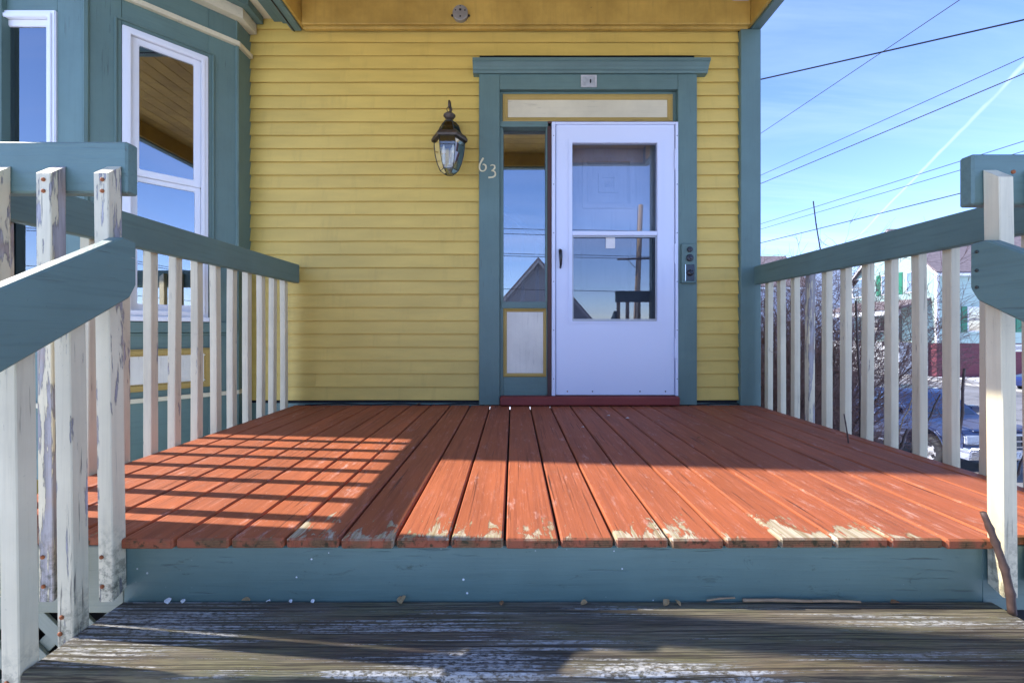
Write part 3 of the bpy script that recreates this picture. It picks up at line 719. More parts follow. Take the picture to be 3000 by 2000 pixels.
# posts on the front corners
box('post', -1.745, -1.632, 1.16, 1.265, -1.05, 2.80, T_Z, roof, 0.006)
box('post', 1.655, 1.770, 1.165, 1.27, 0.001, 2.80, T_Z, roof, 0.006)
jb = lathe('junction_box', [(0.056, 0.0), (0.056, -0.028), (0.053, -0.031), (0.0, -0.031)], 28, (-0.385, WY-0.061, 2.876), GALV, None, 'Y', smooth=False)
tag(jb, 'round grey metal junction box on the yellow frieze above the lantern', 'junction box')
for a, b, r in ((0, 0.018, 0.009), (-0.034, 0.015, 0.005), (0.034, 0.014, 0.0055), (0.0, -0.03, 0.006), (0, 0.045, 0.004)):
    lathe('hole', [(r, 0), (r, -0.001), (0, -0.001)], 10, (-0.385+a, WY-0.0922, 2.876+b), BLACK, jb, 'Y')
for s in (-1, 1): lathe('lug', [(0.007, 0), (0.007, -0.01), (0, -0.012)], 8, (-0.385+s*0.062, WY-0.066, 2.866), BLACK, jb, 'Y')

# ------------------------------------------------------------------ porch deck
deck = empty('porch_deck', (0.1, 2.1, GROUND_PORCH), 'porch deck of red-stained boards on a teal fascia', 'deck')
wears = {-7: 0.25, -6: 0.45, -5: 0.55, -4: 0.7, -3: 0.75, -2: 0.75, -1: 0.75, 0: 0.75, 1: 0.35, 2: 0.95, 3: 0.95, 4: 0.5, 5: 0.95, 6: 1.0, 7: 0.7, 8: 0.3}
for k in range(-12, 13):
    a = -0.0225+0.148*k+0.004; b = a+0.140
    a = max(a, -1.634); b = min(b, 1.822)
    if b-a < 0.02: continue
    pieces = [(a, b, 1.10+random.uniform(-0.003, 0.003))]
    if a > 1.29 or b < -1.055: pieces = [(a, b, 1.118)]
    for (p, q, yf) in pieces:
        dz = random.uniform(-0.0012, 0.0008); ye = WY-0.012
        me = box_me(q-p, ye-yf, 0.027, DECK, 0.0045)
        o = place('deck_board', me, ((p+q)/2, (yf+ye)/2, -0.0135+dz), deck)
        o['half'] = (ye-yf)/2; o['wear'] = wears.get(k, 0.3)
box('gap_shade_sheet', -1.59, 1.78, 1.16, WY-0.03, -0.036, -0.0285, DARKIN, deck, 0)  # added black sheet standing in for the shade in the board gaps
box('fascia', -1.062, 1.281, 1.116, 1.152, -0.205, -0.0285, T_FASC, deck, 0.003)
box('fascia', -1.65, -1.0625, 1.118, 1.152, -0.212, -0.0285, painted('olive_skirt', (0.22, 0.235, 0.17), 'X', grain=0.6), deck, 0.003)
box('fascia', 1.2815, 1.835, 1.119, 1.152, -0.205, -0.0285, T_X, deck, 0.003)
box('side_fascia', -1.632, -1.60, 1.154, WY-0.03, -0.205, -0.0285, SILL, deck); box('side_fascia', 1.79, 1.820, 1.154, WY-0.03, -0.205, -0.0285, T_Y, deck)
for i in range(6): box('joist', -1.59, 1.78, 1.30+i*0.33, 1.338+i*0.33, -0.20, -0.0365, plain('joist_wood', (0.12, 0.09, 0.06), 0.9), deck, 0)
LAT = painted('lattice_paint', (0.20, 0.22, 0.17), 'X', grain=0.7)
def lattice(x0, x1, y, z0, z1):
    for s in (1, -1):
        xx = x0-(z1-z0)
        while xx < x1:
            pts = []
            for t in range(0, 21):
                z = z0+(z1-z0)*t/20; x = xx+(z-z0) if s > 0 else xx+(z1-z)
                if x0 <= x <= x1: pts.append((x, z))
            if len(pts) > 2:
                (xa, za), (xb, zb) = pts[0], pts[-1]; L = math.hypot(xb-xa, zb-za)
                place('lattice_slat', box_me(L, 0.008, 0.040, LAT, 0.001), ((xa+xb)/2, y+(0.0045 if s > 0 else -0.0045), (za+zb)/2), deck, rot=(0, -math.atan2(zb-za, xb-xa), 0))
            xx += 0.11
lattice(-1.64, -1.075, 1.138, -1.0, -0.213)
for xx in (-1.64, 1.79): box('deck_leg', xx-0.005, xx+0.085, 1.155, 1.245, -2.0 if xx > 0 else -1.1, -0.206, T_Z, deck)
box('side_skirt', -1.660, -1.642, 1.160, WY-0.05, -1.1, -0.215, T_Y, deck, 0)
box('crawl_space_shade_panel', -1.64, 1.78, 1.40, 1.42, -2.2, -0.21, DARKIN, deck, 0)  # unseen dark panel added to blacken the view through the lattice
cab = tube('cable', [(x, WY-0.011-0.01*math.sin(x*7), 0.006+0.004*math.sin(x*13)) for x in [-1.55+0.07*i for i in range(49)]], 0.005, CABLE, None, 6)
tag(cab, 'thin black cable lying along the joint of deck and clapboard wall', 'cable')

# ------------------------------------------------------------------ steps
steps = empty('porch_steps', (0.1, 0.5, GROUND_PORCH), 'weathered wooden steps with flaking white paint below the deck', 'steps')
for i in range(5):
    z = -0.175*(i+1)-0.0; yb = 1.114-0.245*i
    box('tread', -1.06, 1.30, yb-0.236-0.03*(i > 0), yb if i == 0 else yb-0.01, z-0.038, z, TREAD, steps, 0.006)
    if i < 4: box('riser', -1.05, 1.27, yb-0.245, yb-0.225, z-0.175, z-0.039, T_X, steps, 0.002)
for x in (-1.045, 0.1, 1.235):
    prism('stringer', [(1.112, -0.215), (1.112, -0.45), (0.10, -1.06), (-0.13, -1.06), (-0.13, -0.915), (0.115, -0.915), (0.86, -0.40), (0.86, -0.215)], 'X', x, x+0.035, T_Y, steps)

# ------------------------------------------------------------------ railings
def baluster(parent, x, y, z0, z1, w=0.038, peel=0.3, mould=0.0, lean=(0, 0), slant=True, nails=(), seed=0):
    """square picket with a slanted sawn top; front face at y, back at y+w"""
    rr = random.Random(seed)
    h = z1-z0; c = Vector((x+w/2, y+w/2, (z0+z1)/2)); b = 0.0022
    nz = 6; V = []; F = []
    prof = [(-w/2+b, -w/2), (w/2-b, -w/2), (w/2, -w/2+b), (w/2, w/2-b), (w/2-b, w/2), (-w/2+b, w/2), (-w/2, w/2-b), (-w/2, -w/2+b)]
    bx, by = rr.uniform(-0.0025, 0.0025), rr.uniform(-0.0025, 0.0025)
    for i in range(nz+1):
        t = i/nz; z = -h/2+h*t; ox = lean[0]*(t-0.5)+bx*math.sin(t*math.pi); oy = lean[1]*(t-0.5)+by*math.sin(t*math.pi)
        for (px, py) in prof:
            zz = z
            if i == nz and slant: zz += (py-w/2)*0.85
            if i == 0 and slant: zz += (py-w/2)*0.45
            V.append((px+ox, py+oy, zz))
    m = len(prof)
    for i in range(nz):
        for j in range(m): F.append((i*m+j, i*m+(j+1) % m, (i+1)*m+(j+1) % m, (i+1)*m+j))
    F.append(tuple(range(m))[::-1]); F.append(tuple(nz*m+j for j in range(m)))
    o = place('baluster', me_new('baluster', V, F, CR_Z), c, parent)
    o['peel'] = float(peel); o['mould'] = float(mould)
    for (nx, nzv) in nails:
        lathe('nail', [(0.0055, 0.001), (0.0055, -0.002), (0.003, -0.004), (0, -0.0045)], 8, (x+nx, y, nzv), RUST, o, 'Y')
    return o
def rail(parent, name, x0, x1, y0, y1, z0, z1, mat, peel=0.1, bev=0.005):
    o = box(name, x0, x1, y0, y1, z0, z1, mat, parent, bev); o['peel'] = float(peel); return o

rl = empty('side_railing', (-1.63, 2.1, 0), 'long railing on the bay window side of the deck, cream balusters, teal handrail', 'railing', None)
rail(rl, 'handrail', -1.633, -1.595, 1.155, WY-0.016, 0.91, 1.048, T_RAILY, 0.03)
for i in range(14):
    yy = 2.932-0.1355*i
    baluster(rl, -1.671, yy, -0.16, 1.02, peel=[0.15, 0.2, 0.3, 0.2, 0.3, 0.35, 0.3, 0.45, 0.5, 0.55][min(i, 9)], mould=0.3, lean=(random.uniform(-.006, .006), random.uniform(-.006, .006)), seed=i)
rr_ = empty('side_railing', (1.80, 2.1, 0), 'long railing beside the bare bush, cream balusters, teal handrail', 'railing', None)
rail(rr_, 'handrail', 1.783, 1.820, 1.155, WY-0.045, 0.896, 1.031, T_RAILY, 0.03)
pl = [0.15, 0.15, 0.15, 0.85, 0.25, 0.45, 0.4, 0.25, 0.4, 0.3, 0.3, 0.3]
for i in range(13):
    baluster(rr_, 1.8215, 2.925-0.136*i, -0.16, 1.0, peel=pl[min(i, 11)], mould=0.25, lean=(random.uniform(-.006, .006), random.uniform(-.006, .006)), seed=40+i)
fl = empty('front_railing', (-1.3, 1.12, 0), 'short peeling railing facing the steps next to the bay window side', 'railing', None)
rail(fl, 'handrail', -1.67, -1.052, 1.115, 1.1515, 0.934, 1.074, T_RAIL, 0.36)
for i, (x, pe, le) in enumerate(((-1.096, 0.72, 0.014), (-1.2505, 0.95, 0.008), (-1.402, 0.6, 0.004), (-1.553, 0.6, 0))):
    baluster(fl, x, 1.0755, -0.135, 1.005, w=0.039, peel=pe, mould=1.0, lean=(-le, 0), seed=80+i, nails=((0.016, -0.035), (0.018, -0.112), (0.018, 0.955), (0.018, 0.925)))
fr_ = empty('front_railing', (1.5, 1.12, 0), 'short railing facing the steps on the street side', 'railing', None)
rail(fr_, 'handrail', 1.252, 1.835, 1.115, 1.1515, 0.902, 1.040, T_RAIL, 0.22)
for i, (x, pe) in enumerate(((1.283, 0.22), (1.392, 0.3), (1.53, 0.3), (1.68, 0.3))):
    baluster(fr_, x, 1.0755, -0.125, 0.995, w=0.0385, peel=pe, mould=0.75, lean=(-0.012 if i == 0 else 0, 0), seed=90+i, nails=((0.03, 0.975),) if i == 0 else ())
def stair_rail(parent, xa, xb, ztop, mat):
    s = 0.62; f = lambda y: ztop+s*(y-1.11)
    pts = [(1.116, ztop-0.022), (1.116, ztop-0.140), (1.098, ztop-0.175), (-0.35, f(-0.35)-0.170), (-0.35, f(-0.35)), (1.078, f(1.078)+0.003)]
    o = prism('handrail', pts, 'X', xa, xb, mat, parent, 0.004); o['peel'] = 0.25; return o
T_ST = painted('teal_stair_rail', TEAL, 'Y', peel=True, peelcol=(0.30, 0.30, 0.27), grain=1.0)
sl = empty('stair_railing', (-1.08, 0.5, -1.0), 'sloping stair railing on the bay window side of the steps', 'railing', None)
stair_rail(sl, -1.0625-0.0, -1.025, 0.822, T_ST)
for i, (y, pe) in enumerate(((0.985, 0.55), (0.878, 0.30), (0.742, 0.5), (0.60, 0.5), (0.46, 0.5), (0.32, 0.5), (0.18, 0.4), (0.04, 0.4), (-0.10, 0.4), (-0.24, 0.4))):
    top = 0.80+0.62*(y-1.11); bot = -0.19-0.62*(1.0-y)-0.03
    baluster(sl, -1.1025, y, max(bot, -1.03), top, w=0.039, peel=pe, mould=1.0, lean=(-0.012, 0), seed=110+i, slant=False, nails=((0.014, bot+0.06), (0.018, bot+0.10)) if i < 3 else ())
sr = empty('stair_railing', (1.3, 0.5, -1.0), 'sloping stair railing on the street side of the steps', 'railing', None)
stair_rail(sr, 1.244, 1.2815, 0.815, T_ST)
for i, y in enumerate((0.935, 0.80, 0.66, 0.52, 0.38, 0.24, 0.10, -0.04, -0.18)):
    top = 0.79+0.62*(y-1.11); bot = -0.19-0.62*(1.0-y)-0.03
    baluster(sr, 1.3025, y, max(bot, -1.03), top, w=0.0385, peel=0.3, mould=0.8, seed=140+i, slant=False)
for x_, nz_ in ((1.2435, (0.80-0.03, 0.80-0.08, 0.80-0.125)),):
    for z in nz_:
        o = lathe('screw', [(0.0045, 0), (0.0045, -0.0015), (0, -0.002)], 8, (x_, 1.098, z), VERDI, sr, 'Y'); o.rotation_euler = (0, 0, R(-90))

# ------------------------------------------------------------------ lantern on the wall
LX, LY = -0.452, WY-0.165
lan = empty('wall_lantern', (LX, WY, 1.66), 'bronze hexagonal wall lantern with clear glass panes beside the door', 'lantern')
lathe('back_plate', [(0.055, 0.0), (0.055, -0.012), (0.045, -0.02), (0.0, -0.022)], 20, (LX, WY-0.001, 2.06), DKMET, lan, 'Y')
arm = []
for i in range(15):
    t = i/14; a = R(-60)+R(250)*t
    arm.append((LX, WY-0.09-0.075*math.cos(a*0.9)*1.0, 2.10+0.085*math.sin(a*0.9)))
arm = [(LX, WY-0.01, 2.05), (LX, WY-0.06, 2.07), (LX, WY-0.10, 2.12), (LX, WY-0.125, 2.165), (LX, WY-0.15, 2.188), (LX, WY-0.172, 2.182), (LX, WY-0.180, 2.155), (LX, WY-0.170, 2.135)]
tube('arm', arm, 0.009, DKMET, lan, 8)
ringp = [(LX+0.019*math.cos(a), LY, 2.128+0.019*math.sin(a)) for a in [2*math.pi*k/16 for k in range(17)]]
tube('hanging_ring', ringp, 0.0026, DKMET, lan, 6)
lathe('finial', [(0.0, 2.113), (0.012, 2.108), (0.026, 2.100), (0.042, 2.086), (0.0435, 2.080), (0.036, 2.074), (0.034, 2.066), (0.022, 2.056), (0.011, 2.050), (0.010, 2.040), (0.024, 2.034), (0.036, 2.028), (0.0, 2.027)], 20, (LX, LY, 0), DKMET, lan)
H6 = 0.0                                       # a hexagon with a flat face towards the steps
def hexr(r, z): return [Vector((LX+r*math.cos(R(60*k)+H6), LY+r*math.sin(R(60*k)+H6), z)) for k in range(6)]
lathe('rim', [(0.104, 1.905), (0.1275, 1.898), (0.130, 1.912), (0.118, 1.935), (0.100, 1.938)], 6, (LX, LY, 0), DKMET, lan, rot0=H6, smooth=False)
def hex_cage(parent, levels, barr, bmat, gmat, pname):
    for k in range(6):
        pts = [hexr(r, z)[k] for r, z in levels]; tube('glazing_bar', pts, barr, bmat, parent, 5)
    for r, z in (levels[0], levels[-1]):
        h = hexr(r, z); tube('band', h+[h[0]], barr, bmat, parent, 5)
    for k in range(6):
        V = []; F = []
        for r, z in levels: h = hexr(r-0.001, z); V += [h[k], h[(k+1) % 6]]
        for i in range(len(levels)-1): F.append((2*i, 2*i+1, 2*i+3, 2*i+2))
        c = sum(V, Vector())/len(V); place(pname, me_new(pname, [v-c for v in V], F, gmat), c, parent)
hex_cage(lan, [(0.109, 1.904), (0.1085, 1.86), (0.101, 1.80), (0.086, 1.74), (0.064, 1.69)], 0.0028, VERDI, GLASS_L, 'pane')
hex_cage(lan, [(0.064, 1.6895), (0.034, 1.668)], 0.0026, VERDI, GLASS_L, 'bottom_pane')
hex_cage(lan, [(0.098, 1.938), (0.080, 1.965), (0.066, 2.0), (0.046, 2.030)], 0.004, VERDI, glass('smoked_glass', 0.10, (0.22, 0.24, 0.20)), 'roof_pane')
IV = plain('candle_ivory', (0.72, 0.70, 0.62), 0.5); BULB = glass('bulb_glass', 0.25, (0.95, 0.9, 0.82))
tube('stem', [(LX, LY, 1.675), (LX, LY, 1.86)], 0.005, plain('steel_stem', (0.6, 0.6, 0.58), 0.3, 0.9), lan, 8)
lathe('hub', [(0.017, 1.695), (0.019, 1.71), (0.017, 1.73), (0.006, 1.735)], 12, (LX, LY, 0), plain('nickel', (0.55, 0.54, 0.5), 0.3, 0.8), lan)
for k in range(3):
    a = R(120*k+200); px, py = LX+0.040*math.cos(a), LY+0.040*math.sin(a)
    tube('candle_arm', [(LX, LY, 1.705), (px, py, 1.712), (px, py, 1.74)], 0.0045, DKMET, lan, 6)
    lathe('candle', [(0.012, 1.735), (0.0105, 1.74), (0.0105, 1.80), (0.0, 1.802)], 10, (px, py, 0), IV, lan)
    lathe('bulb', [(0.006, 1.800), (0.012, 1.815), (0.0135, 1.83), (0.008, 1.855), (0.001, 1.872)], 10, (px, py, 0), plain('bulb_frosted', (0.85, 0.72, 0.58), 0.15), lan)

# ------------------------------------------------------------------ numerals, plates
def ribbon(name, pts, wid, y, thick, mat, parent=None):
    """calligraphic stroke in the wall plane: centre line with widths, given thickness"""
    P = [Vector((p[0], 0, p[1])) for p in pts]; n = len(P); L = []; Rr = []
    for i in range(n):
        t = (P[min(i+1, n-1)]-P[max(i-1, 0)]).normalized(); nn = Vector((-t.z, 0, t.x)); L.append(P[i]+nn*wid[i]/2); Rr.append(P[i]-nn*wid[i]/2)
    c = sum(P, Vector())/n; V = []; F = []
    for i in range(n):
        for q in (L[i], Rr[i]):
            for d in (0, -thick): V.append((q.x-c.x, d, q.z-c.z))
    for i in range(n-1):
        a, b = 4*i, 4*(i+1)
        F += [(a+1, a+3, b+3, b+1), (a, b, b+2, a+2), (a, a+1, b+1, b), (a+2, b+2, b+3, a+3)]
    F += [(0, 2, 3, 1), (4*n-4, 4*n-3, 4*n-1, 4*n-2)]
    bm = bmesh.new(); vs = [bm.verts.new(v) for v in V]
    for f in F: bm.faces.new([vs[i] for i in f])
    return place(name, bm_done(bm, name, mat), (c.x, y, c.z), parent)
def npx(x, y): return (wx((1230+x/5.6)/1.2755), wz((280+y/5.6)/1.2755))
six = [(1048, 1055), (1030, 1085), (1010, 1120), (992, 1160), (985, 1200), (992, 1240), (1015, 1265), (1045, 1268), (1075, 1250), (1090, 1215), (1085, 1180), (1060, 1160), (1035, 1160)]
six = [npx(*p) for p in six]
from itertools import chain
def smooth_pts(pts, w, k=4):
    out, ww = [], []
    for i in range(len(pts)-1):
        p0, p1, p2, p3 = pts[max(i-1, 0)], pts[i], pts[i+1], pts[min(i+2, len(pts)-1)]
        for j in range(k):
            t = j/k
            out.append(tuple(0.5*((2*p1[a])+(-p0[a]+p2[a])*t+(2*p0[a]-5*p1[a]+4*p2[a]-p3[a])*t*t+(-p0[a]+3*p1[a]-3*p2[a]+p3[a])*t**3) for a in (0, 1))); ww.append(w[i]*(1-t)+w[i+1]*t)
    out.append(pts[-1]); ww.append(w[-1]); return out, ww
def digit(pts, w, label):
    p, ww = smooth_pts(pts, [x/1000 for x in w]); o = ribbon('house_numeral', p, ww, cy, 0.006, BRASS); tag(o, label, 'house number'); return o
digit(six, [11, 13, 12, 11, 12, 11, 9, 8, 10, 12, 12, 8, 3], 'pale brass numeral 6, at the edge of the clapboards')
three = [npx(*p) for p in [(1160, 1185), (1180, 1172), (1210, 1170), (1232, 1188), (1230, 1222), (1200, 1250), (1180, 1262), (1215, 1268), (1240, 1295), (1238, 1335), (1210, 1362), (1170, 1370), (1128, 1372)]]
digit(three, [4, 7, 7, 10, 12, 8, 5, 8, 11, 13, 11, 10, 12], 'pale brass numeral 3, set lower on the teal door casing')
npl = empty('number_plate', (wx(1350), cy, wz(192)), 'small weathered metal plate with a dark slot on the door head', 'plate')
PLM = plain('weathered_plate', (0.42, 0.44, 0.44), 0.55, 0.3, var=0.4, scale=35, bump=0.4)
box('plate', wx(1333.5), wx(1367.5), cy-0.004, cy+0.001, wz(206), wz(180), PLM, npl, 0.002)
frame('raised_rim', wx(1332.5), wx(1368.5), wz(206.8), wz(179.2), wx(1336.5), wx(1364.5), wz(203.5), wz(182.5), cy-0.008, cy+0.001, plain('plate_rim', (0.55, 0.55, 0.54), 0.5, 0.3, var=0.3, scale=50), npl, 0.002)
lathe('slot', [(0.006, 0), (0.006, -0.001), (0, -0.001)], 12, (wx(1354.5), cy-0.0045, wz(193)), BLACK, npl, 'Y').scale = (1, 1, 2.7)
bell = empty('doorbell_panel', (wx(1576), cy, wz(606)), 'teal wooden doorbell panel with black buttons on the door casing', 'doorbell')
box('backing_board', wx(1560), wx(1592), cy-0.020, cy, wz(650), wz(562), T_Z, bell, 0.006)
box('bottom_ledge', wx(1559), wx(1593), cy-0.026, cy, wz(651.5), wz(647), T_X, bell, 0.002)
for v_, r_ in ((576, 0.020), (595, 0.0265)):
    lathe('button', [(r_, 0), (r_, -0.008), (r_*0.75, -0.013), (r_*0.6, -0.010), (r_*0.45, -0.013), (0, -0.015)], 24, (wx(1577.5), cy-0.020, wz(v_)), BLACK, bell, 'Y')
bp = box('bell_plate', wx(1568), wx(1588), cy-0.026, cy-0.0195, wz(647), wz(610), plain('bell_plate_black', (0.012, 0.016, 0.03), 0.15), bell, 0.002)
box('chrome_edge', wx(1566.6), wx(1568), cy-0.027, cy-0.0195, wz(647), wz(610), plain('chrome', (0.8, 0.8, 0.8), 0.15, 1.0), bp, 0)
lathe('bell_push', [(0.024, 0), (0.024, -0.006), (0.014, -0.012), (0.0, -0.013)], 24, (wx(1578), cy-0.026, wz(629)), BLACK, bp, 'Y')

# ------------------------------------------------------------------ sticks and litter
def stick(name, pts, r, mat, nodes=True, parent=None):
    P = [Vector(p) for p in pts]; out = []; rad = []
    for i in range(len(P)-1):
        m = max(2, int((P[i+1]-P[i]).length/0.012)); 
        for j in range(m):
            t = j/m; p = P[i].lerp(P[i+1], t); out.append(p); k = (i+t)/(len(P)-1)
            rr = r*(1-0.25*k); rad.append(rr*(1.25 if (nodes and j == 0 and i > 0) else 1.0))
    out.append(P[-1]); rad.append(r*0.75); return tube(name, out, rad, mat, parent, 8)
CANE = plain('brown_cane', (0.075, 0.045, 0.036), 0.6, var=0.7, scale=60); CANE2 = plain('tan_cane', (0.34, 0.22, 0.12), 0.6, var=0.4, scale=40)
o = stick('fallen_stick', [(1.292, 1.060, -0.173), (1.287, 1.060, -0.12), (1.274, 1.062, -0.055), (1.255, 1.066, 0.01), (1.243, 1.068, 0.045), (1.228, 1.070, 0.085)], 0.0088, CANE)
tag(o, 'thick knotty brown stick leaning against the baluster at the end of the steps', 'stick')
o = stick('twig', [(1.668, 2.035, -0.02), (1.660, 2.033, 0.04), (1.650, 2.032, 0.10), (1.642, 2.032, 0.145)], 0.0035, CANE)
tag(o, 'thin dark twig poking up through the deck boards', 'twig')
for i, (a, b, z) in enumerate((((0.62, 1.105), (0.80, 1.098), -0.168), ((0.80, 1.102), (0.93, 1.096), -0.168), ((0.52, 1.100), (0.60, 1.108), -0.165))):
    o = stick('cane_piece', [(a[0], a[1], z), ((a[0]+b[0])/2, (a[1]+b[1])/2, z+0.003), (b[0], b[1], z+0.002)], 0.0045-0.001*i, CANE2)
    tag(o, 'short tan piece of cane lying on the tread against the teal fascia', 'cane', 'cane pieces on the tread')
LEAF = [plain('leaf_brown', (0.20, 0.10, 0.04), 0.8, var=0.5, scale=60), plain('leaf_tan', (0.36, 0.24, 0.11), 0.8, var=0.4, scale=60), plain('paint_flake', (0.70, 0.70, 0.68), 0.7)]
def leaf(x, y, z, s, mat, name, label, cat, grp, rx):
    V = []; F = []; nn = 6
    for i in range(nn+1):
        t = i/nn; w = s*0.42*math.sin(math.pi*min(1, t*0.92+0.06))
        for j in (-1, 0, 1): V.append((j*w, s*(t-0.5), 0.12*s*abs(j)+0.18*s*math.sin(t*2.6)+random.uniform(-.03, .03)*s))
    for i in range(nn):
        for j in (0, 1): F.append((i*3+j, i*3+j+1, (i+1)*3+j+1, (i+1)*3+j))
    me = me_new(name, V, F, mat); o = place(name, me, (x, y, z), rot=(rx, random.uniform(-.3, .3), random.uniform(0, 6)))
    md = o.modifiers.new('thick', 'SOLIDIFY'); md.thickness = 0.0012
    tag(o, label, cat, grp)
for x, s in ((0.19, 0.02), (-0.30, 0.028), (-0.03, 0.014), (0.41, 0.02), (0.44, 0.016), (-0.72, 0.02), (1.02, 0.02)):
    leaf(x, 1.100+random.uniform(-.01, .006), -0.168, s, LEAF[random.randrange(2)], 'dry_leaf', 'small curled dry leaf on the tread against the teal fascia', 'leaf', 'dry leaves on the tread', random.uniform(-.4, .4))
for x, s in ((-0.93, 0.018), (-0.89, 0.012), (-0.66, 0.012), (-0.60, 0.010), (-0.54, 0.011)):
    leaf(x, 1.104, -0.170, s, LEAF[2], 'paint_flake', 'white paint flake on the tread against the teal fascia', 'flake', 'paint flakes on the tread', 0.2)
for x, y, s in ((0.62, 2.66, 0.022), (0.72, 2.58, 0.022), (0.40, 2.35, 0.016)):
    leaf(x, y, 0.004, s, LEAF[2], 'paint_flake', 'white paint flake on the red deck boards', 'flake', 'paint flakes on the deck', 0.05)
for x, y, s in ((-0.70, 3.03, 0.035), (-0.58, 3.02, 0.022), (0.95, 2.1, 0.015)):
    leaf(x, y, 0.008, s, LEAF[0], 'dry_leaf', 'small dry leaf on the red deck boards', 'leaf', 'dry leaves on the deck', 0.3)
# dead canes growing beside the deck
canes = [((2.62, 3.1), [(0, 0), (0.03, 0.02)], 1.75, 0.008), ((2.42, 2.2), None, 0, 0)]
def cane_at(u0, v0, u1, v1, Y, r, mat=CANE):
    """cane through two seen points at one distance, carried on down to the ground"""
    f = lambda u, v: Vector(((u-1178.4)/940.8*Y, Y, CAM_Z-(v-758.1)/940.8*Y))
    a, b = f(u0, v0), f(u1, v1); d = (b-a); g = gh(b.x, b.y); t = (g-0.05-b.z)/min(-0.05, d.z)
    base = b+d*min(t, 4.0); base.z = g-0.05
    pts = [base.lerp(b, 0.5)+Vector((0.01, 0, 0)), b, b.lerp(a, 0.35)+Vector((0.012, 0, 0)), b.lerp(a, 0.7), a]
    o = stick('dead_cane', [base]+pts, r, mat); return tag(o, 'bare jointed dead cane growing between the railing and the truck', 'cane', 'dead canes beside the deck')
cane_spots = [(1966, 690, 1976, 1003, 2.9, 0.0085, CANE, 'straight dark cane standing in front of the bare bush'),
    (2215, 846, 2202, 1003, 2.5, 0.0085, CANE, 'crooked knotty cane in front of the truck bonnet'),
    (2160, 905, 2118, 985, 2.8, 0.006, CANE, 'slanting cane crossing the truck windscreen'),
    (2085, 985, 2058, 1045, 2.7, 0.009, CANE, 'thick slanting cane in front of the truck wheel'),
    (2352, 1045, 2325, 1110, 2.5, 0.007, CANE, 'slanting cane in front of the truck grille'),
    (2032, 920, 2031, 1010, 2.9, 0.005, CANE2, 'thin upright tan cane in front of the truck door'),
    (2100, 905, 2075, 960, 3.1, 0.004, CANE2, 'thinnest tan cane leaning in front of the truck cab'),
    (1868, 462, 1890, 640, 4.2, 0.007, CANE, 'tall lone cane rising above the handrail into the sky')]
for u0, v0, u1, v1, Y_, r_, m_, lb_ in cane_spots: tag(cane_at(u0, v0, u1, v1, Y_, r_, m_), lb_, 'cane', 'dead canes beside the deck')

# ------------------------------------------------------------------ bare shrub
def shrub(loc, label, nstem, hgt, spread, seed, thick=0.014, lean=0.35):
    rr = random.Random(seed); root = empty('bare_shrub', loc, label, 'bush')
    V, F, V2, F2 = [], [], [], []
    def grow(p, d, length, rad, lev):
        n = 5 if lev < 2 else 3; pts = [Vector(p)]; rads = [rad]; dd = Vector(d)
        for i in range(n):
            dd = (dd+Vector((rr.gauss(0, .16), rr.gauss(0, .16), rr.gauss(0.03, .13)))).normalized(); pts.append(pts[-1]+dd*length/n); rads.append(rad*(1-0.75*(i+1)/n))
        if lev == 0: tube_geo(V, F, pts, rads, 5, False)
        else: tube_geo(V2, F2, pts, rads, 3, False)
        if lev >= 3: return
        for k in range((8, 6, 4)[lev]):
            t = rr.uniform(0.25, 1.0); i = min(n-1, int(t*n)); q = pts[i].lerp(pts[i+1], t*n-i)
            nd = (dd+Vector((rr.gauss(0, .75), rr.gauss(0, .75), rr.gauss(.15, .55)))).normalized()
            grow(q, nd, length*rr.uniform(.32, .55), max(0.0019, rads[i]*0.6), lev+1)
    for s in range(nstem):
        a = rr.uniform(0, 2*math.pi); e = rr.uniform(0.1, 1.0)
        d = Vector((math.cos(a)*e*spread+lean, math.sin(a)*e*spread, 1.0)).normalized()
        grow((math.cos(a)*0.3*e, math.sin(a)*0.3*e, -0.05), d, hgt*rr.uniform(.6, 1.05), thick*rr.uniform(.7, 1.2), 0)
    bark = plain('shrub_bark', (0.12, 0.075, 0.055), 0.8, var=0.45, scale=9); tw = plain('shrub_twig', (0.23, 0.125, 0.09), 0.75, var=0.4, scale=5)
    place('stem', me_new('stem', V, F, bark), loc, root); place('twigs', me_new('twigs', V2, F2, tw), loc, root)
    return root
sx, sy = 3.0, 4.7
shrub((sx, sy, gh(sx, sy)), 'big dense bare shrub with tangled brown twigs behind the railing', 60, 2.0, 0.66, 3, 0.013, 0.16)
shrub((2.62, 4.0, gh(2.62, 4.0)), 'smaller bare shrub with tangled twigs close to the house corner', 48, 1.6, 0.6, 9, 0.011, 0.12)

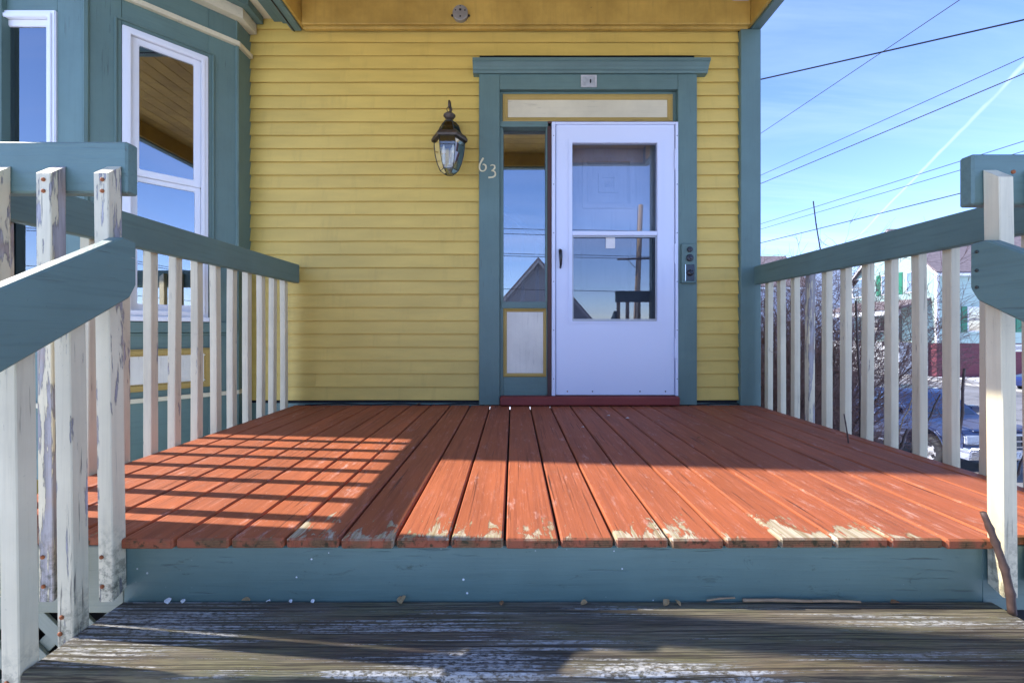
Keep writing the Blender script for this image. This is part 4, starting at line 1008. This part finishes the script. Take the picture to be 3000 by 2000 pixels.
# ------------------------------------------------------------------ vehicles
def car_paint(name, col):
    n = NT(name); v = n.vec((1, 1, 1)); c = n.mix(n.noise(v, 3, 5), sc3(col, 0.85), sc3(col, 1.2))
    dirt = n.math('MULTIPLY', n.step(n.noise(v, 2.5, 6), 0.35, 0.7), n.math('SUBTRACT', 0.55, n.gen(2), clamp=True)); c = n.mix(dirt, c, (0.16, 0.15, 0.14))
    m = n.out(c, 0.28, 0.3); n.b.inputs['Coat Weight'].default_value = 0.8; n.b.inputs['Coat Roughness'].default_value = 0.06; return m
def loft(name, secs, mat, parent, loc, rz, smooth=False, bev=0.0, cap=True):
    """sections: list of closed rings with equal counts, local coords"""
    bm = bmesh.new(); rings = [[bm.verts.new(Vector(p)) for p in s] for s in secs]; n = len(rings[0])
    for a, b in zip(rings[:-1], rings[1:]):
        for i in range(n): bm.faces.new((a[i], a[(i+1) % n], b[(i+1) % n], b[i]))
    if cap: bm.faces.new(rings[0][::-1]); bm.faces.new(rings[-1])
    bmesh.ops.recalc_face_normals(bm, faces=bm.faces)
    if bev: bmesh.ops.bevel(bm, geom=[e for e in bm.edges if len(e.link_faces) == 2 and e.calc_face_angle(0) > 0.35], offset=bev, segments=2, affect='EDGES')
    return place(name, bm_done(bm, name, mat, smooth), loc, parent, rz=rz)
VGLASS = glass('car_glass', 0.22, (0.20, 0.26, 0.28)); CHROME = plain('bumper_chrome', (0.62, 0.63, 0.66), 0.16, 0.95, var=0.15, scale=4); LENS = plain('lamp_lens', (0.62, 0.66, 0.70), 0.08, 0.35, var=0.3, scale=30)
def arch(cx, r, z, n=9): return [(cx+r*math.cos(math.pi*k/n), z+r*math.sin(math.pi*k/n)) for k in range(n+1)]
def side_solid(name, prof, w0, w1, mat, parent, loc, rz, taper=None, bev=0.02):
    """side profile (x, z), counter-clockwise, extruded between y = w0 and w1"""
    secs = []
    for y in (w0, w1): secs.append([(x, y*(1.0 if taper is None else taper(z)), z) for x, z in prof])
    return loft(name, secs, mat, parent, loc, rz, bev=bev)
def wheel(parent, loc, rz, lx, ly, r, w, sgn):
    c = Vector(loc)+rotv(Vector((lx, ly, 0)), rz); c.z = loc[2]+r
    t = lathe('wheel', [(r*0.62, -w/2), (r*0.93, -w/2), (r, -w*0.36), (r, w*0.36), (r*0.93, w/2), (r*0.62, w/2), (r*0.60, 0.0), (r*0.62, -w/2)], 28, c, RUBBER, parent, 'Y', cap=False)
    t.rotation_euler = (0, 0, 0)
    ys = sgn*w*0.30
    rim = lathe('rim', [(r*0.64, ys*0.2), (r*0.64, ys), (r*0.58, ys), (r*0.52, ys*0.35), (r*0.18, ys*0.35), (r*0.16, ys*0.9), (0, ys*0.95)], 28, c, plain('alloy_silver', (0.50, 0.50, 0.51), 0.35, 0.4), t, 'Y'); rim.location = (0, 0, 0); rim.rotation_euler = (0, 0, 0)
    for k in range(5):
        a = 2*math.pi*k/5+0.3
        o = box('hole', -0.001, 0.001, -0.001, 0.001, -0.001, 0.001, BLACK, t, 0)
        o.data = box_me(r*0.20, 0.012, r*0.24, BLACK, 0.004); o.location = (r*0.36*math.cos(a), ys*0.40, r*0.36*math.sin(a)); o.rotation_euler = (0, -a, 0)
    return t
def pickup(loc, rz, label):
    t = empty('pickup_truck', loc, label, 'pickup truck', rz=rz); P = car_paint('navy_paint', (0.016, 0.032, 0.095))
    L = lambda n, prof, a, b, m, **k: side_solid(n, prof, a, b, m, t, loc, rz, **k)
    # x forward (front bumper at 0), y left, z up
    low = [(-5.15, 0.55)]+[(-4.72, 0.55)]+arch(-4.25, 0.46, 0.50)[::-1]+[(-3.75, 0.42), (-1.45, 0.42)]+arch(-0.95, 0.46, 0.50)[::-1]+[(-0.46, 0.50), (-0.10, 0.58), (-0.08, 0.92), (-0.16, 1.06), (-1.35, 1.14), (-5.15, 1.14)]
    low = [(x, z) for x, z in low]
    tp = lambda z: 1.0-0.05*max(0, (z-0.8))-0.05*max(0, 0.75-z)
    body = L('body', low, -0.94, 0.94, P, taper=tp, bev=0.03)
    cab = [(-3.25, 1.12), (-1.35, 1.12), (-1.95, 1.66), (-2.15, 1.72), (-3.05, 1.72), (-3.2, 1.64)]
    tc_ = lambda z: 1.0-0.30*max(0, z-1.14)
    L('cab', cab, -0.90, 0.90, P, taper=tc_, bev=0.03)
    # glass set just proud of the cab
    def pane(name, pts): return place(name, me_new(name, pts, [tuple(range(len(pts)))], VGLASS), loc, t, rz=rz)
    for s in (-1, 1):
        f = lambda x, z: (x, s*(0.90*tc_(z)+0.008), z)
        pane('side_window', [f(-3.05, 1.18), f(-2.38, 1.18), f(-2.38, 1.62), f(-3.02, 1.62)]); pane('side_window', [f(-2.30, 1.18), f(-1.55, 1.18), f(-2.02, 1.61), f(-2.30, 1.62)])
        d = L('mirror', [(-1.75, 1.16), (-1.60, 1.16), (-1.60, 1.34), (-1.78, 1.34)], s*0.92, s*1.14, P, bev=0.02)
        L('running_board', [(-3.3, 0.34), (-1.55, 0.34), (-1.55, 0.40), (-3.3, 0.40)], s*0.88, s*1.02, CHROME, bev=0.015)
        L('door_handle', [(-2.40, 1.0), (-2.25, 1.0), (-2.25, 1.03), (-2.40, 1.03)], s*0.93, s*0.95, CHROME, bev=0.004)
        L('headlight', [(-0.30, 0.76), (-0.065, 0.76), (-0.075, 0.96), (-0.34, 0.98)], s*0.56, s*0.915, LENS, bev=0.02)
        L('fog_lamp', [(-0.10, 0.56), (-0.03, 0.56), (-0.03, 0.64), (-0.10, 0.64)], s*0.62, s*0.76, BLACK, bev=0.01)
        for cx in (-4.25, -0.95):
            wheel(t, loc, rz, cx, s*0.80, 0.38, 0.25, s)
            pts = arch(cx, 0.485, 0.50, 12); L('wheel_arch', pts+[(x, z) for x, z in arch(cx, 0.445, 0.50, 12)[::-1]], s*0.90, s*0.975, P, bev=0.008)
        L('tail_light', [(-5.16, 0.80), (-5.05, 0.80), (-5.05, 1.10), (-5.16, 1.10)], s*0.78, s*0.93, plain('tail_red', (0.35, 0.01, 0.01), 0.2), bev=0.01)
    ws = lambda y, z, x: (x, y, z)
    pane('windscreen', [(-1.40, -0.80, 1.17), (-1.40, 0.80, 1.17), (-1.95, 0.66, 1.645), (-1.95, -0.66, 1.645)])
    # nudge the screen in front of the cab slope
    hood = L('hood', [(-1.36, 1.12), (-0.16, 1.05), (-0.10, 1.00), (-0.16, 0.98), (-1.36, 1.05)], -0.70, 0.70, P, bev=0.02); hood.location.z += 0.03
    L('grille_surround', [(-0.14, 0.70), (-0.03, 0.70), (-0.05, 1.0), (-0.14, 1.0)], -0.54, 0.54, CHROME, bev=0.02)
    for i in range(4):
        for j in range(2): L('grille_opening', [(-0.06, 0.735+j*0.13), (-0.012, 0.735+j*0.13), (-0.022, 0.83+j*0.13), (-0.06, 0.83+j*0.13)], -0.50+i*0.255, -0.50+i*0.255+0.235, plain('grille_mesh', (0.06, 0.06, 0.07), 0.4, 0.6, var=0.9, scale=60), bev=0.005)
    L('front_bumper', [(-0.30, 0.44), (0.02, 0.44), (0.05, 0.50), (0.05, 0.66), (0.0, 0.69), (-0.30, 0.69)], -0.95, 0.95, CHROME, bev=0.025)
    L('rear_bumper', [(-5.3, 0.5), (-5.1, 0.5), (-5.1, 0.66), (-5.3, 0.66)], -0.9, 0.9, CHROME, bev=0.02)
    pl_ = L('licence_plate', [(0.052, 0.50), (0.062, 0.50), (0.062, 0.655), (0.052, 0.655)], -0.155, 0.155, plain('plate_white', (0.72, 0.72, 0.70), 0.4), bev=0.002)
    # characters on the plate (only the last two can be read)
    def glyph(segs, yc):
        for (a, b, c, d) in segs:
            V = [(0.0635, yc+a, b), (0.0635, yc+c, b), (0.0635, yc+c, d), (0.0635, yc+a, d)]
            place('plate_character', me_new('plate_character', V, [(0, 1, 2, 3)], plain('plate_ink', (0.05, 0.06, 0.15), 0.5)), loc, pl_, rz=rz)
    glyph([(-0.02, 0.605, 0.02, 0.615), (-0.02, 0.535, -0.011, 0.615)], 0.06)
    glyph([(-0.02, 0.605, 0.02, 0.615), (0.011, 0.575, 0.02, 0.615), (-0.02, 0.569, 0.02, 0.579), (-0.02, 0.535, -0.011, 0.575), (-0.02, 0.535, 0.02, 0.545)], 0.115)
    L('bed_floor', [(-5.1, 1.141), (-3.3, 1.141), (-3.3, 1.15), (-5.1, 1.15)], -0.8, 0.8, BLACK, bev=0.0)
    return t
pickup((10.95, 9.0, GROUND_ST+0.012), R(-90), 'dark blue pickup truck with chrome bumper parked beyond the bare bush')
def hatch(loc, rz, label, col):
    t = empty('parked_car', loc, label, 'car', rz=rz); P = car_paint('blue_paint', col)
    L = lambda n, prof, a, b, m, **k: side_solid(n, prof, a, b, m, t, loc, rz, **k)
    low = [(-4.4, 0.35), (-4.05, 0.30)]+arch(-3.55, 0.36, 0.34)[::-1]+[(-3.1, 0.24), (-1.35, 0.24)]+arch(-0.9, 0.36, 0.34)[::-1]+[(-0.45, 0.28), (-0.05, 0.32), (0, 0.62), (-0.15, 0.78), (-1.15, 0.98), (-4.2, 1.02), (-4.42, 0.85)]
    tp = lambda z: 1.0-0.06*max(0, z-0.7)-0.06*max(0, 0.6-z)
    L('body', low, -0.86, 0.86, P, taper=tp, bev=0.03)
    tc_ = lambda z: 1.0-0.34*max(0, z-1.0)
    L('cabin', [(-4.0, 0.98), (-1.1, 0.96), (-1.75, 1.40), (-2.1, 1.47), (-3.3, 1.45), (-3.8, 1.25)], -0.80, 0.80, P, taper=tc_, bev=0.03)
    for s in (-1, 1):
        f = lambda x, z: (x, s*(0.80*tc_(z)+0.008), z)
        for q in ([(-3.75, 1.05), (-2.6, 1.05), (-2.6, 1.38), (-3.4, 1.36)], [(-2.5, 1.05), (-1.35, 1.05), (-1.80, 1.36), (-2.5, 1.38)]): place('side_window', me_new('side_window', [f(*p) for p in q], [(0, 1, 2, 3)], VGLASS), loc, t, rz=rz)
        L('headlight', [(-0.35, 0.62), (-0.03, 0.60), (-0.12, 0.74), (-0.4, 0.78)], s*0.55, s*0.85, LENS, bev=0.01)
        for cx in (-3.55, -0.9): wheel(t, loc, rz, cx, s*0.76, 0.31, 0.2, s)
    place('windscreen', me_new('windscreen', [(-1.13, -0.72, 1.0), (-1.13, 0.72, 1.0), (-1.74, 0.60, 1.39), (-1.74, -0.60, 1.39)], [(0, 1, 2, 3)], VGLASS), loc, t, rz=rz)
    return t
hatch((31.2, 25.6, GROUND_ST+0.012) if False else (27.0, 21.6, GROUND_ST+0.012), R(180), 'blue parked car with silver wheels in front of the pale house', (0.022, 0.04, 0.16))

# ------------------------------------------------------------------ houses beyond
def siding(name, col, pitch=0.115):
    n = NT(name); v = n.vec((1, 1, 1), rand=False); z = n.obj(2)
    fr_ = n.math('FRACT', n.math('DIVIDE', z, pitch)); ln = n.step(fr_, 0.0, 0.12)
    c = n.mix(n.noise(v, 0.8, 4), sc3(col, 0.93), sc3(col, 1.04)); c = n.mix(ln, sc3(col, 0.62), c)
    n.bump(fr_, 0.9, 0.02); return n.out(c, 0.6)
def brickwall(name, col):
    n = NT(name); t = n.t.nodes.new('ShaderNodeTexBrick'); t.inputs['Scale'].default_value = 5.0
    mp = n.t.nodes.new('ShaderNodeMapping'); mp.inputs['Rotation'].default_value = (R(90), 0, 0); n.t.links.new(n.tc.outputs['Object'], mp.inputs[0]); n.t.links.new(mp.outputs[0], t.inputs['Vector'])
    t.inputs['Color1'].default_value = col+(1,); t.inputs['Color2'].default_value = sc3(col, 0.75)+(1,); t.inputs['Mortar'].default_value = sc3(col, 1.25)+(1,)
    n.put(n.b.inputs['Base Color'], t.outputs['Color']); return n.out(None, 0.8)
def shingle(name, col):
    n = NT(name); v = n.vec((1, 1, 1), rand=False); c = n.mix(n.step(n.noise(n.vec((3, 3, 14), rand=False), 1, 5, .7), .35, .65), sc3(col, .7), sc3(col, 1.2)); return n.out(c, 0.9)
MINT = siding('mint_siding', (0.36, 0.50, 0.46)); WH_S = siding('white_siding', (0.72, 0.74, 0.76)); LAV = siding('lilac_siding', (0.50, 0.53, 0.64)); GREY_S = siding('grey_siding', (0.22, 0.22, 0.24))
SHG = shingle('grey_shingle', (0.20, 0.16, 0.16)); GREEN = plain('green_shutter', (0.015, 0.17, 0.09), 0.5); TRIM = plain('trim_white', (0.78, 0.78, 0.77), 0.5)
HGLASS = glass('house_glass', 0.35, (0.35, 0.38, 0.42))
def hwin(h, face, a0, a1, z0, z1, p, shutters=True):
    """window on a wall plane: face 'S' (y = p, looking -y) or 'W' (x = p, looking -x)"""
    def bx(n, u0, u1, d0, d1, za, zb, m, par):
        if face == 'S': return box(n, u0, u1, p-d1, p-d0, za, zb, m, par, 0)
        return box(n, p-d1, p-d0, u0, u1, za, zb, m, par, 0)
    w = bx('window', a0, a1, -0.02, 0.05, z0, z1, TRIM, h); zm = (z0+z1)/2; e = 0.09
    bx('pane', a0+e, a1-e, 0.052, 0.06, zm+0.04, z1-e, HGLASS, w); bx('pane', a0+e, a1-e, 0.052, 0.06, z0+e, zm-0.04, HGLASS, w)
    bx('blind', a0+e, a1-e, 0.0505, 0.0515, z0+e, z1-e, plain('house_blind', (0.30, 0.31, 0.34), 0.8), w)
    if shutters:
        for s0, s1 in ((a0-0.42, a0-0.03), (a1+0.03, a1+0.42)): bx('shutter', s0, s1, -0.02, 0.06, z0-0.02, z1+0.02, GREEN, w)
def gable_house(x0, x1, y0, y1, zg, zb, ze, zr, wall, base, roofm, label, ridge='X', name='gable_house', over=0.35, TRIM=TRIM):
    h = empty(name, ((x0+x1)/2, (y0+y1)/2, zg), label, 'house')
    box('foundation', x0+0.05, x1-0.05, y0+0.05, y1-0.05, zg-0.3, zb, base, h, 0)
    if ridge == 'X':
        pts = [(y0, zb), (y1, zb), (y1, ze), ((y0+y1)/2, zr), (y0, ze)]; prism('wall', pts, 'X', x0, x1, wall, h); c0, c1, ax, e0, e1 = y0, y1, 'X', x0, x1
    else:
        pts = [(x0, zb), (x1, zb), (x1, ze), ((x0+x1)/2, zr), (x0, ze)]; prism('wall', pts, 'Y', y0, y1, wall, h); c0, c1, ax, e0, e1 = x0, x1, 'Y', y0, y1
    m = (c0+c1)/2; sl = (zr-ze)/(m-c0); t = 0.16
    for s, c in ((1, c0), (-1, c1)):
        a = c-s*over; pts = [(a, ze-sl*over+0.03), (m, zr+0.03), (m, zr+0.03+t*1.3), (a, ze-sl*over+0.03+t)]
        prism('roof', pts, ax, e0-over, e1+over, roofm, h)
    # rake and eave boards
    for e in (e0-over-0.03, e1+over):
        for s, c in ((1, c0), (-1, c1)):
            a = c-s*over; pts = [(a, ze-sl*over-0.12), (m, zr-0.14), (m, zr+0.06), (a, ze-sl*over+0.06)]; prism('rake_board', pts, ax, e, e+0.03, TRIM, h)
    for s, c in ((1, c0), (-1, c1)):
        a = c-s*(over+0.03); lo, hi = sorted((a, a+s*0.03))
        (box('eave_board', e0-over, e1+over, lo, hi, ze-sl*over-0.14, ze-sl*over+0.05, TRIM, h, 0) if ax == 'X' else box('eave_board', lo, hi, e0-over, e1+over, ze-sl*over-0.14, ze-sl*over+0.05, TRIM, h, 0))
    return h
G = GROUND_ST
mh = gable_house(30.0, 44.0, 29.0, 36.0, G, -0.365, 4.85, 8.35, MINT, brickwall('maroon_brick', (0.13, 0.030, 0.045)), SHG, 'pale mint house with maroon brick base and green shutters', 'X', 'mint_house')
hwin(mh, 'S', 32.13, 33.10, 0.44, 2.22, 29.0); hwin(mh, 'S', 36.0, 37.0, 0.44, 2.22, 29.0)
hwin(mh, 'W', 31.95, 33.35, 3.37, 5.0, 30.0); hwin(mh, 'W', 30.3, 31.25, 3.37, 5.0, 30.0, False); hwin(mh, 'W', 35.0, 36.2, 3.37, 5.0, 30.0)
hwin(mh, 'S', 35.5, 36.3, -0.95, -0.45, 29.05, False)
box('corner_trim', 29.97, 30.14, 28.96, 29.13, -0.36, 4.7, TRIM, mh, 0)
box('porch_floor', 27.9, 30.0, 29.6, 35.9, G, -0.33, plain('porch_base', (0.6, 0.6, 0.58), 0.7), mh, 0)
prism('porch_roof', [(27.6, 2.05), (30.0, 2.75), (30.0, 2.9), (27.6, 2.2)], 'Y', 29.4, 36.2, SHG, mh); box('porch_beam', 27.7, 28.0, 29.6, 36.0, 1.65, 2.04, TRIM, mh, 0)
for y in (29.75, 31.8, 33.8, 35.8): box('porch_post', 27.78, 27.94, y-0.08, y+0.08, -0.33, 1.65, TRIM, mh, 0)
box('porch_rail', 27.82, 27.9, 29.7, 35.8, 0.42, 0.52, TRIM, mh, 0); box('porch_door', 29.93, 30.02, 31.6, 32.5, -0.33, 1.65, plain('house_door', (0.10, 0.12, 0.10), 0.5), mh, 0); hwin(mh, 'W', 33.4, 34.6, 0.3, 1.5, 30.0)
wh = gable_house(33.0, 43.0, 50.0, 60.0, G, -1.6, 5.2, 9.8, WH_S, plain('stone_base', (0.3, 0.28, 0.26), 0.9), SHG, 'white house with grey roof far behind the bare bush', 'Y', 'white_house')
for a in (34.2, 37.4, 40.4):
    for z in (-0.6, 2.6): hwin(wh, 'S', a, a+1.1, z, z+1.6, 50.0, False)
for a in (51.5, 55, 58): hwin(wh, 'W', a, a+1.1, 2.4, 4.0, 33.0, False)
lh = gable_house(26.0, 31.6, 44.0, 52.0, G, -1.8, 5.4, 9.0, LAV, plain('stone_base', (0.3, 0.28, 0.26), 0.9), SHG, 'lilac grey house with grey roof behind the bare bush', 'X', 'lilac_house')
for a in (26.8, 29.6):
    for z in (-0.7, 2.5): hwin(lh, 'S', a, a+1.1, z, z+1.6, 44.0, False)
nb = gable_house(-34.0, -24.0, 12.0, 21.0, GROUND_PORCH, -0.5, 4.6, 8.2, WH_S, plain('stone_base', (0.3, 0.28, 0.26), 0.9), SHG, 'white neighbouring house on the bay window side of the yard', 'X', 'neighbour_house')
for a in (-32.5, -29.6, -26.8):
    for z in (0.6, 2.9): hwin(nb, 'S', a, a+1.1, z, z+1.5, 12.0, False)
# across the street, behind the steps: seen only as reflections in the door glass
gb = gable_house(-2.5, 5.7, -29.0, -20.0, GROUND_PORCH, -0.6, 0.3, 4.95, GREY_S, plain('stone_base', (0.3, 0.28, 0.26), 0.9), SHG, 'grey gabled house across the street, mirrored in the sidelight', 'Y', 'grey_house', TRIM=plain('trim_grey', (0.28, 0.27, 0.27), 0.6))
pole = empty('utility_pole', (6.6, -15.6, GROUND_PORCH), 'weathered wooden utility pole with crossarm, mirrored in the door glass', 'utility pole')
WOODP = plain('pole_wood', (0.34, 0.25, 0.17), 0.9, var=0.35, scale=3)
tube('pole', [(6.45, -15.6, GROUND_PORCH-0.3), (6.6, -15.6, 2.5), (6.78, -15.6, 7.2)], [0.17, 0.15, 0.12], WOODP, pole, 12)
o = tube('crossarm', [(5.5, -15.45, 4.3), (7.6, -15.45, 4.35)], 0.06, plain('arm_dark', (0.06, 0.05, 0.045), 0.9), pole, 6); tube('brace', [(6.0, -15.45, 4.3), (6.6, -15.45, 3.7)], 0.02, GALV, pole, 6)
tube('ground_wire', [(6.42, -15.5, 0), (6.5, -15.45, 3.5), (6.55, -15.42, 7.0)], 0.015, CABLE, pole, 5)
for zz, dy in ((4.45, 0.0), (4.5, 0.4), (5.6, 0.1), (5.85, 0.2), (2.7, 0.0)):
    pts = [(x, -15.5+dy, zz-0.12+0.0012*((x-6.6)**2)*0.5-0.02*(x-6.6)) for x in range(-30, 46, 4)]
    o = tube('street_wire', pts, 0.016, CABLE, None, 4); tag(o, 'thin dark wire strung along the street past the utility pole', 'wire', 'wires along the street')

# ------------------------------------------------------------------ wires over the yard (each at one height, run past both ends)
def wire(u0, v0, u1, v1, Z, r, label, grp, ext=(1.2, 0.35)):
    f = lambda u, v: (lambda Y: Vector(((u-1178.4)/940.8*Y, Y, Z)))((Z-CAM_Z)*940.8/(758.1-v))
    a, b = f(u0, v0), f(u1, v1); d = b-a; a2 = a-d*ext[0]; b2 = b+d*ext[1]
    n = 14; pts = [a2.lerp(b2, i/n) for i in range(n+1)]; sag = 0.004*d.length
    pts = [p-Vector((0, 0, sag*math.sin(math.pi*i/n))) for i, p in enumerate(pts)]
    o = tube('overhead_wire', pts, r, CABLE, None, 6); tag(o, label, 'wire', grp); return o
wire(1743, 182, 2352, 45, 4.6, 0.0105, 'thick black service cable crossing the sky beside the porch', None)
wire(1743, 308, 2206, -2, 9.5, 0.012, 'single thin wire climbing steeply across the sky', None)
wire(1743, 403, 2352, 130, 7.6, 0.011, 'upper wire of the pair running across the middle of the sky', None)
wire(1743, 422, 2352, 168, 7.2, 0.015, 'lower wire of the pair running across the middle of the sky', None)
wire(1743, 514, 2352, 323, 6.6, 0.012, 'upper wire of the low pair behind the handrail', None)
wire(1743, 526, 2352, 346, 6.3, 0.012, 'lower wire of the low pair behind the handrail', None)
wire(1762, 553, 2211, 442, 5.6, 0.020, 'dark lowest wire passing just above the handrail', None)
